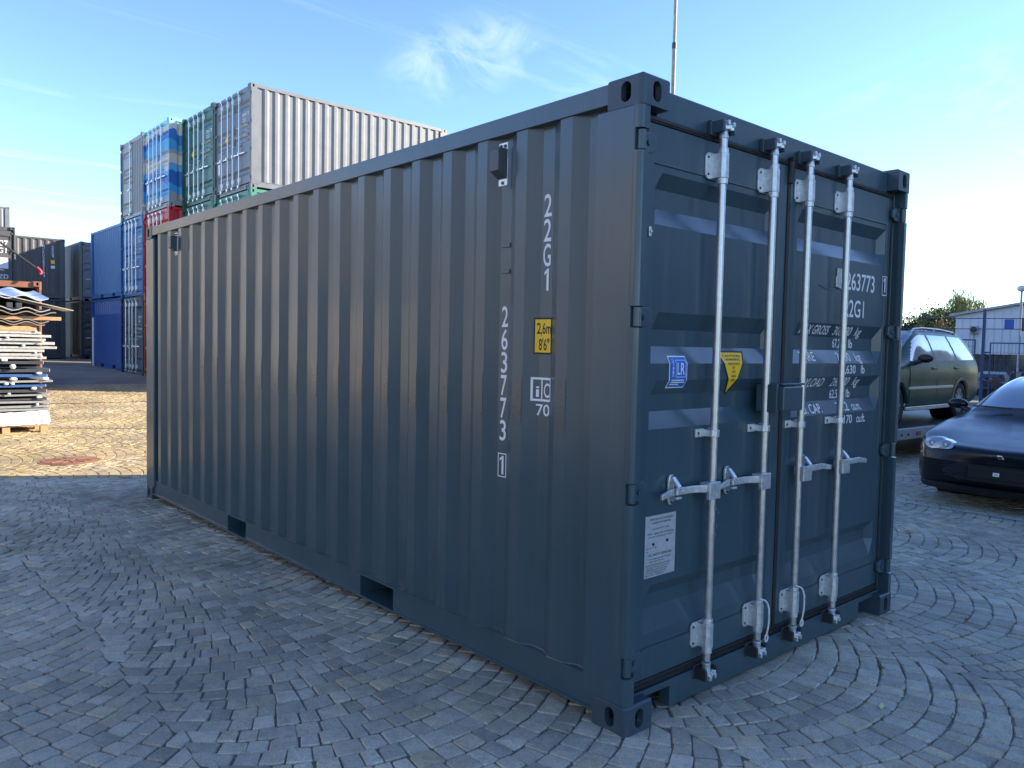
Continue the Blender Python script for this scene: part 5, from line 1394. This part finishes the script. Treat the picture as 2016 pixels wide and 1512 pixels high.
def clsw(u, v, c):
    for ax in AXW:
        if c[1] > 0.6 and math.hypot(c[0] - ax, c[2] - 0.31) < 0.345 and c[2] > 0.2: return None
    if 4.10 < u < 5.05 and v > 6.12: return ('windscreen', 0)
    if 5.10 < v < 5.92 and c[2] > 0.945:
        x, z = c[0], c[2]
        k = (z - 0.94) / 0.46
        fr = 1.40 + 0.47 * k
        if x < fr + 0.05: return ('body', 0)
        if x < 2.34 - 0.02 * k: return ('front_side_window', 1)
        if x < 2.42 - 0.02 * k: return ('pillar', 1)
        if x < 3.26 - 0.12 * k: return ('rear_side_window', 1)
        if x < 3.34 - 0.12 * k: return ('pillar', 1)
        if x < 4.16 - 0.35 * k: return ('quarter_window', 1)
    if u > 8.9 and v > 5.2 and c[0] > 4.15: return ('tailgate_window', 0)
    return ('body', 0)
for (nm, s_), mb in car_shell(WS, 36, 10, clsw).items():
    mb.build(nm, GRN if nm == 'body' else (TRIM if nm == 'pillar' else GLASSD), wag, smooth=50, clean=False)
RUSTY = mat('rusty_wheel_arch', (0.42, 0.27, 0.13), 0.7, 0, 0.4, 30)
for ax in AXW:
    for s_ in (1, -1):
        wheel(wag, ax, s_ * 0.765, 0.31, 0.31, 0.195, 10, s_)
        ar = MB(); ar.cyl((ax, s_ * 0.50, 0.31), (ax, s_ * 0.845, 0.31), 0.342, 24, cap=False); ar.build('wheel_arch', TRIM, wag, smooth=60, clean=False)
        lip = MB(); pth = [(ax + 0.355 * math.cos(a), s_ * (0.876 - 0.012 * abs(math.cos(a))), 0.31 + 0.355 * math.sin(a)) for a in [math.pi * (0.02 + 0.96 * i / 20) for i in range(21)]]
        lip.tube(pth, 0.028, 6); lip.build('arch_lip', RUSTY if ax > 2 else GRN, wag, smooth=60)
for s_ in (1, -1):
    MB().tube([(1.95, 0.62 * s_, 1.40), (2.05, 0.615 * s_, 1.465), (2.4, 0.61 * s_, 1.485), (3.1, 0.61 * s_, 1.48), (3.7, 0.605 * s_, 1.445), (3.95, 0.60 * s_, 1.36)], 0.016, 8).build('roof_rail', ALLOY, wag, smooth=60)
    MB().tube([(2.9, 0.61 * s_, 1.40), (2.9, 0.61 * s_, 1.48)], 0.016, 8).build('roof_rail_foot', ALLOY, wag, smooth=60)
    mm = MB(); mm.ball((1.62, 0.985 * s_, 1.005), 0.11, 12, (0.55, 1.05, 0.62)); mm.tube([(1.58, 0.84 * s_, 0.93), (1.60, 0.93 * s_, 0.97)], 0.035, 8); mm.build('door_mirror', TRIM, wag, smooth=60)
    for x in (2.18, 3.10): MB().box(x, x + 0.17, s_ * 0.876 - 0.014, s_ * 0.876 + 0.014, 0.83, 0.865).build('door_handle', TRIM, wag, bevel=0.008, smooth=50)
    MB().box(1.30, 3.05, s_ * 0.884 - 0.008, s_ * 0.884 + 0.008, 0.535, 0.575).build('side_moulding', ALLOY, wag, bevel=0.004)
    MB().box(1.32, 3.05, s_ * 0.835 - 0.012, s_ * 0.835 + 0.012, 0.205, 0.27).build('sill_trim', ALLOY, wag, bevel=0.01)
    for x in (1.36, 2.39):
        MB().tube([(x, s_ * 0.866, 0.33), (x, s_ * 0.8775, 0.45), (x + 0.005, s_ * 0.8815, 0.60), (x + 0.01, s_ * 0.8765, 0.76), (x + 0.015, s_ * 0.866, 0.90)], 0.004, 5).build('door_gap', TRIM, wag)
    MB().tube([(3.30, s_ * 0.864, 0.92), (3.24, s_ * 0.8775, 0.80), (3.10, s_ * 0.8795, 0.70), (2.98, s_ * 0.8795, 0.55), (2.96, s_ * 0.869, 0.36)], 0.004, 5).build('door_gap', TRIM, wag)
# ---- trailer below it
ALUT = mat('trailer_aluminium', (0.52, 0.54, 0.56), 0.4, 0.6, 0.12, 12)
tr = empty('car_trailer', (8.0, 3.80, 0), R(-3)); tag(tr, 'low flat car trailer with an aluminium edge under the green estate car', 'trailer')
MB().box(0.2, 5.6, -1.02, 1.02, TRZ - 0.045, TRZ - 0.004).build('deck', STEELD, tr)
for s_ in (1, -1):
    MB().box(0.2, 5.6, s_ * 1.05 - 0.028, s_ * 1.05 + 0.028, TRZ - 0.145, TRZ + 0.010).build('side_rail', ALUT, tr, bevel=0.006)
    MB().box(1.55, 1.66, s_ * 1.085 - 0.006, s_ * 1.085 + 0.006, TRZ - 0.10, TRZ - 0.04).build('reflector', AMBER, tr)
    for x in (2.75, 3.45): wheel(tr, x, s_ * 0.82, 0.24, 0.24, 0.17, 5, s_)
    for x in (0.8, 1.1, 1.3): MB().cyl((x, s_ * 1.079, TRZ - 0.075), (x, s_ * 1.088, TRZ - 0.075), 0.018, 10).build('lashing_point', STEELD, tr)
MB().box(0.2, 0.26, -1.02, 1.02, TRZ - 0.14, TRZ - 0.046).build('cross_beam', ALUT, tr)
MB().box(5.3, 5.36, -1.0, 1.0, 0.05, TRZ - 0.05).build('support_frame', STEELD, tr)
# ------------------------------------------------------------------ fence, building, trees, mast
def at(u, v, d): return CAM + (_f + _r * ((u - 1008) / FPX) - _u * ((v - 756) / FPX)) * d
FBLUE = mat('blue_fence_paint', (0.030, 0.055, 0.150), 0.5); FWIRE = mat('dark_blue_wire', (0.03, 0.05, 0.12), 0.5)
fp = at(1930, 790, 25.0); fdir = Vector((0.33, -0.944, 0)).normalized()
fang = math.atan2(fdir.y, fdir.x)
fz = 0.0
def fpost(s, h):
    o = MB().box(-0.045, 0.045, -0.045, 0.045, 0, h).build('fence_post', FBLUE, None, loc=(fp.x + fdir.x * s, fp.y + fdir.y * s, fz)); o.rotation_euler[2] = fang; return o
tag(fpost(0, 2.97), 'tall blue steel fence post between the two mesh panels', 'fence post')
tag(fpost(3.1, 2.97), 'blue steel fence post at the right edge of the photo', 'fence post')
def fpanel(s0, s1, h, label):
    o = empty('mesh_fence_panel', (fp.x + fdir.x * s0, fp.y + fdir.y * s0, fz), fang); tag(o, label, 'fence panel', 'mesh fence panels'); L_ = s1 - s0
    for a, b, c, d in ((0, L_, 0.10, 0.14), (0, L_, h - 0.04, h)): MB().box(a, b, -0.02, 0.02, c, d).build('frame_bar', FBLUE, o)
    for x in (0, L_ - 0.04): MB().box(x, x + 0.04, -0.02, 0.02, 0.141, h - 0.041).build('frame_bar', FBLUE, o)
    n = int(L_ / 0.10)
    for i in range(1, n): MB().box(i * 0.10 - 0.004, i * 0.10 + 0.004, -0.004, 0.004, 0.14, h - 0.04).build('wire', FWIRE, o)
    for i in range(1, int(h / 0.20)): MB().box(0.04, L_ - 0.04, -0.0115, -0.0045, i * 0.20 - 0.004, i * 0.20 + 0.004).build('wire', FWIRE, o)
    for z in (0.45, h - 0.35): MB().box(-0.14, 0.0, -0.015, 0.015, z, z + 0.05).build('hinge', FBLUE, o)
fpanel(0.18, 3.0, 1.93, 'blue mesh fence panel to the right of the tall post, behind the black car')
fpanel(-2.2, -0.20, 2.02, 'blue mesh fence panel to the left of the tall post, behind the green car')
for i, z in enumerate((2.35, 2.68)):
    a = Vector((fp.x, fp.y, fz + z)) - fdir * 4; b = Vector((fp.x, fp.y, fz + z)) + fdir * 4
    tag(MB().cyl(a, b, 0.012, 6).build('fence_wire', FWIRE, None), ['lower of the two wires strung above the mesh fence', 'upper of the two wires strung above the mesh fence'][i], 'wire')
# building: frontal towards the camera
bp_ = at(1875, 770, 35.0); bdir = Vector((0.27, -0.963, 0)).normalized(); bang = math.atan2(bdir.y, bdir.x)
def on_wall(u, v):
    """pixel -> (distance along the facade, height)"""
    d = _f + _r * ((u - 1008) / FPX) - _u * ((v - 756) / FPX); nrm = Vector((-bdir.y, bdir.x, 0)) 
    t = (bp_ - CAM).dot(nrm) / d.dot(nrm); p = CAM + d * t
    return (p - bp_).dot(bdir), p.z + 0.05
BW = mat('white_cladding', (0.62, 0.64, 0.68), 0.5, 0, 0.05, 3); BGL = mat('shop_glass', (0.05, 0.06, 0.07), 0.08, 0, 0.2, spec=0.8); BFR = mat('brown_frame', (0.10, 0.06, 0.04), 0.5); BLIND = mat('blue_blind', (0.05, 0.11, 0.40), 0.6); ACM = mat('grey_unit', (0.35, 0.36, 0.37), 0.5)
bl = empty('building', (bp_.x, bp_.y, -0.05), bang); tag(bl, 'low white clad building with a sloping roof line behind the mesh fence', 'building')
_x0, _z0 = on_wall(1876, 622); _x1, _z1 = on_wall(2016, 598); ZG = on_wall(1960, 697)[1]
BLn = 12.0; BH0 = _z0; BH1 = _z0 + (_z1 - _z0) / (_x1 - _x0) * BLn
w = MB(); w.prism([(0, ZG), (BLn, ZG), (BLn, BH1), (0, BH0)], 'y', 0.0, 8.0); w.build('upper_wall', BW, bl)
MB().box(0.15, BLn - 0.15, 0.35, 7.9, 0, ZG - 0.005).build('ground_floor', BGL, bl)
for k in range(40):
    x = k * 0.30; h = BH0 + (BH1 - BH0) * x / BLn
    MB().box(x + 0.01, x + 0.255, -0.028, -0.001, ZG - 0.02, h - 0.05).build('cladding_plank', BW, bl)
rt = MB(); rt.prism([(-0.25, BH0 - 0.03), (BLn + 0.2, BH1 + 0.02), (BLn + 0.2, BH1 + 0.12), (-0.25, BH0 + 0.07)], 'y', -0.25, 8.2); rt.build('roof', ACM, bl)
for i in range(9):
    x = 0.25 + i * 1.32
    fo = MB().box(x, x + 1.22, 0.20, 0.24, 0.15, ZG - 0.06).build('shop_window', BGL, bl)
    MB().box(x - 0.05, x, 0.16, 0.26, 0.0, ZG - 0.02).box(x, x + 1.22, 0.17, 0.25, 0.72, 0.77).build('window_frame', BFR, fo)
def wrect(u0, v0, u1, v1):
    x0, z1 = on_wall(u0, v0); x1, z0 = on_wall(u1, v1); return x0, z0, x1 - x0, z1 - z0
for x, z, wd, ht, m_ in ((*wrect(1978, 629, 1996, 648), BLIND), (*wrect(2010, 626, 2030, 652), BFR), (*wrect(2090, 626, 2110, 648), BLIND)):
    wo = MB().box(x, x + wd, -0.045, -0.030, z, z + ht).build('window', m_, bl)
    MB().box(x - 0.07, x + wd + 0.07, -0.07, -0.03, z + ht, z + ht + 0.07).box(x - 0.07, x, -0.06, -0.03, z - 0.02, z + ht).box(x + wd, x + wd + 0.07, -0.06, -0.03, z - 0.02, z + ht).build('window_frame', BW, wo)
ax0, az0, aw, ah = wrect(1910, 642, 1925, 657)
ac = MB().box(ax0, ax0 + aw, -0.34, -0.03, az0, az0 + ah).build('air_conditioner', ACM, bl, bevel=0.02); MB().cyl((ax0 + aw / 2, -0.342, az0 + ah / 2), (ax0 + aw / 2, -0.36, az0 + ah / 2), ah * 0.4, 18).build('fan_grille', TRIM, ac)
MB().box(ax0 + aw / 2 - 0.03, ax0 + aw / 2 + 0.03, -0.07, -0.03, ZG, az0 - 0.01).build('cable_duct', ACM, bl)
# small things behind the fence
sv = at(1951, 776, 29.0); svo = empty('parked_van', (sv.x, sv.y, 0.0), bang); tag(svo, 'small dark parked car seen through the mesh fence, in front of the shop windows', 'car', 'parked cars')
vb = MB(); vb.prism([(-0.55, 0.25), (0.55, 0.25), (0.58, 0.55), (0.42, 0.88), (-0.42, 0.88), (-0.58, 0.55)], 'y', 0, 2.5); vb.build('body', ACM, svo, bevel=0.05, smooth=40)
MB().prism([(-0.44, 0.56), (0.44, 0.56), (0.36, 0.82), (-0.36, 0.82)], 'y', -0.012, 0.05).build('windscreen', GLASSD, svo)
for x in (-0.45, 0.45): MB().cyl((x, 0.45, 0.22), (x, 0.60, 0.22), 0.22, 16).build('wheel', TYRE, svo); MB().box(x - 0.08, x + 0.08, -0.015, 0.04, 0.42, 0.50).build('headlight', LAMPG, svo)
for k, (u, w_) in enumerate(((1966, 0.34), (1984, 0.28))):
    p = at(u, 785, 27.5); o = empty('scooter', (p.x, p.y, 0), bang + 0.4 * k); tag(o, ['dark scooter behind the fence, beside the small car', 'dark scooter behind the fence, nearer the right edge'][k], 'scooter', 'scooters behind the fence')
    for x in (-0.45, 0.45): MB().cyl((x, -0.05, 0.2), (x, 0.05, 0.2), 0.2, 14).build('wheel', TYRE, o)
    MB().prism([(-0.6, 0.35), (0.25, 0.28), (0.35, 0.65), (0.42, 0.95), (0.34, 0.95), (0.20, 0.45), (-0.1, 0.5), (-0.6, 0.72)], 'y', -w_ / 2, w_ / 2).build('fairing', [TRIM, BFR][k], o, bevel=0.03)
    MB().cyl((0.38, -0.32, 0.95), (0.38, 0.32, 0.95), 0.018, 8).build('handlebar', STEELD, o)
# lamp at the right edge
lp_ = at(2012, 568, 30.0); lo_ = empty('street_lamp', (lp_.x, lp_.y, 0)); tag(lo_, 'white round street lamp head at the right edge above the roof', 'street lamp')
MB().cyl((0, 0, 0), (0, 0, lp_.z - 0.12), 0.045, 10).build('pole', ACM, lo_, smooth=40); MB().ball((0, 0, lp_.z), 0.17, 16, (1, 1, 0.75)).build('lamp_head', BW, lo_, smooth=70)
# mast behind the container
mt1 = at(1325, 178, 14.0); RUSTW = mat('weathered_white_pole', (0.33, 0.31, 0.28), 0.6, 0, 0.25, 9, dirt=(0.25, 0.14, 0.07), dirtamt=0.8)
ms_ = empty('mast', (mt1.x, mt1.y, 0)); tag(ms_, 'thin weathered white pole rising behind the front container against the sky', 'pole')
MB().cyl((0, 0, 0), (0, 0, 6.9), 0.036, 14).build('pole_section', RUSTW, ms_, smooth=40); MB().cyl((0, 0, 6.9), (0, 0, 11), 0.030, 14).build('pole_section', RUSTW, ms_, smooth=40)
MB().cyl((0, 0, 6.86), (0, 0, 6.96), 0.042, 14).build('joint_collar', STEELD, ms_, smooth=40); MB().cyl((0, 0, 0), (0, 0, 0.03), 0.15, 16).build('foot_plate', STEELD, ms_)
# trees
def leafmat(name, col): return mat(name, col, 0.65, 0, 0.35, 3.0, spec=0.3)
BARK = mat('bark', (0.10, 0.075, 0.055), 0.9, 0, 0.3, 12, bump=0.8, bscale=30)
L_CON = leafmat('conifer_needles', (0.035, 0.060, 0.032)); L_GRN = leafmat('broad_leaves', (0.085, 0.115, 0.035)); L_WIL = leafmat('willow_leaves', (0.17, 0.185, 0.06)); L_ORG = leafmat('autumn_leaves', (0.22, 0.12, 0.05))
def tree(name, label, u, v_top, d, width, mt_, kind, seed, group='trees beyond the fence', count=11000, ls=0.08):
    rt_ = random.Random(seed); top = at(u, v_top, d); h = top.z
    o = empty(name, (top.x, top.y, 0), rt_.uniform(0, 6)); tag(o, label, 'tree' if kind != 'shrub' else 'shrub', group)
    limbs = MB(); tk = 0.05 * h * 0.5
    limbs.tube([(0, 0, 0), (0.03 * h, 0, h * 0.35), (0, 0.02 * h, h * 0.7), (0, 0, h * 0.92)], 0.1, 8, [tk, tk * 0.8, tk * 0.45, tk * 0.1])
    tips = []
    nb = 22 if kind != 'shrub' else 14
    for i in range(nb):
        a = rt_.uniform(0, 2 * math.pi); f = rt_.uniform(0.25, 0.9) if kind != 'conifer' else rt_.uniform(0.10, 0.92)
        if kind == 'conifer': ln_ = width / 2 * (1.02 - f) * rt_.uniform(0.75, 1.15) + 0.15; rise = rt_.uniform(-0.15, 0.2) * ln_
        else: ln_ = width / 2 * rt_.uniform(0.5, 1.05) * math.sin(math.pi * min(0.95, f * 0.85 + 0.15)); rise = rt_.uniform(0.1, 0.7) * ln_
        z0 = f * h * 0.9; p0 = (0, 0, z0); p1 = (ln_ * math.cos(a), ln_ * math.sin(a), z0 + rise)
        mid = ((p0[0] + p1[0]) / 2, (p0[1] + p1[1]) / 2, (p0[2] + p1[2]) / 2 + 0.06 * ln_)
        limbs.tube([p0, mid, p1], 0.05, 5, [tk * 0.35, tk * 0.2, tk * 0.06]); tips += [p1, mid, ((p1[0] + mid[0]) / 2, (p1[1] + mid[1]) / 2, (p1[2] + mid[2]) / 2)]
    limbs.build('trunk', BARK, o, smooth=60, split=False)
    tips.append((0, 0, h * 0.95))
    V = []; F = []
    clumps = [(p, rt_.uniform(0.5, 1.2)) for p in tips]
    for k in range(count):
        p, s = rt_.choice(clumps); rr_ = width * 0.10 * s
        c = Vector((p[0] + rt_.gauss(0, rr_), p[1] + rt_.gauss(0, rr_), p[2] + rt_.gauss(0, rr_ * 0.7)))
        if kind == 'willow': c.z -= abs(rt_.gauss(0, 0.16 * h))
        a = Vector((rt_.gauss(0, 1), rt_.gauss(0, 1), rt_.gauss(0, 1))).normalized()
        if kind == 'willow': a = Vector((rt_.gauss(0, .2), rt_.gauss(0, .2), -1)).normalized()
        b = a.orthogonal().normalized(); b = (b * math.cos(rt_.uniform(0, 6)) + a.cross(b) * math.sin(rt_.uniform(0, 6))).normalized()
        l_ = ls * rt_.uniform(0.6, 1.4) * (2.2 if kind == 'willow' else 1); w_ = ls * rt_.uniform(0.35, 0.6) * (0.5 if kind == 'willow' else 1)
        n_ = len(V); V += [tuple(c - a * l_), tuple(c + b * w_), tuple(c + a * l_), tuple(c - b * w_)]; F.append((n_, n_ + 1, n_ + 2, n_ + 3))
    me = bpy.data.meshes.new('crown'); me.from_pydata(V, [], F); me.materials.append(mt_); obj('crown', me, mt_, o)
tree('conifer_tree', 'dark green conifer just right of the container, behind the green car', 1790, 622, 48, 3.4, L_CON, 'conifer', 1)
tree('conifer_tree', 'taller dark green conifer between the willow and the container', 1832, 600, 50, 4.2, L_CON, 'conifer', 2)
tree('conifer_tree', 'dark conifer directly in front of the willow, left of the building', 1862, 612, 47, 3.4, L_CON, 'conifer', 9)
tree('broadleaf_tree', 'mid green leafy tree between the conifers and the building', 1846, 608, 46, 2.6, L_GRN, 'broad', 3)
tree('willow_tree', 'tall yellow green weeping willow above the building roof', 1890, 560, 56, 5.0, L_WIL, 'willow', 4, count=16000, ls=0.085)
tree('broadleaf_tree', 'green tree crown showing above the left end of the building roof', 1906, 606, 52, 3.4, L_GRN, 'broad', 5)
tree('autumn_shrub', 'orange brown autumn shrub above the roof of the green car, right one', 1852, 632, 40, 2.2, L_ORG, 'shrub', 6, count=5000, ls=0.06)
tree('autumn_shrub', 'orange brown autumn shrub above the roof of the green car, left one', 1812, 640, 41, 1.8, L_ORG, 'shrub', 7, count=4500, ls=0.06)
# long hedge of trees further off so that the horizon is closed
for i, (u, v, d, wd) in enumerate(((1700, 640, 70, 6), (1770, 642, 75, 6), (1960, 640, 80, 7), (2060, 630, 80, 8))):
    tree('broadleaf_tree', ['distant green tree hidden behind the container doors', 'distant green tree at the right edge of the container', 'distant green tree hidden behind the building', 'distant green tree right of the photo'][i], u, v, d, wd, L_GRN, 'broad', 20 + i, count=4000, ls=0.14)
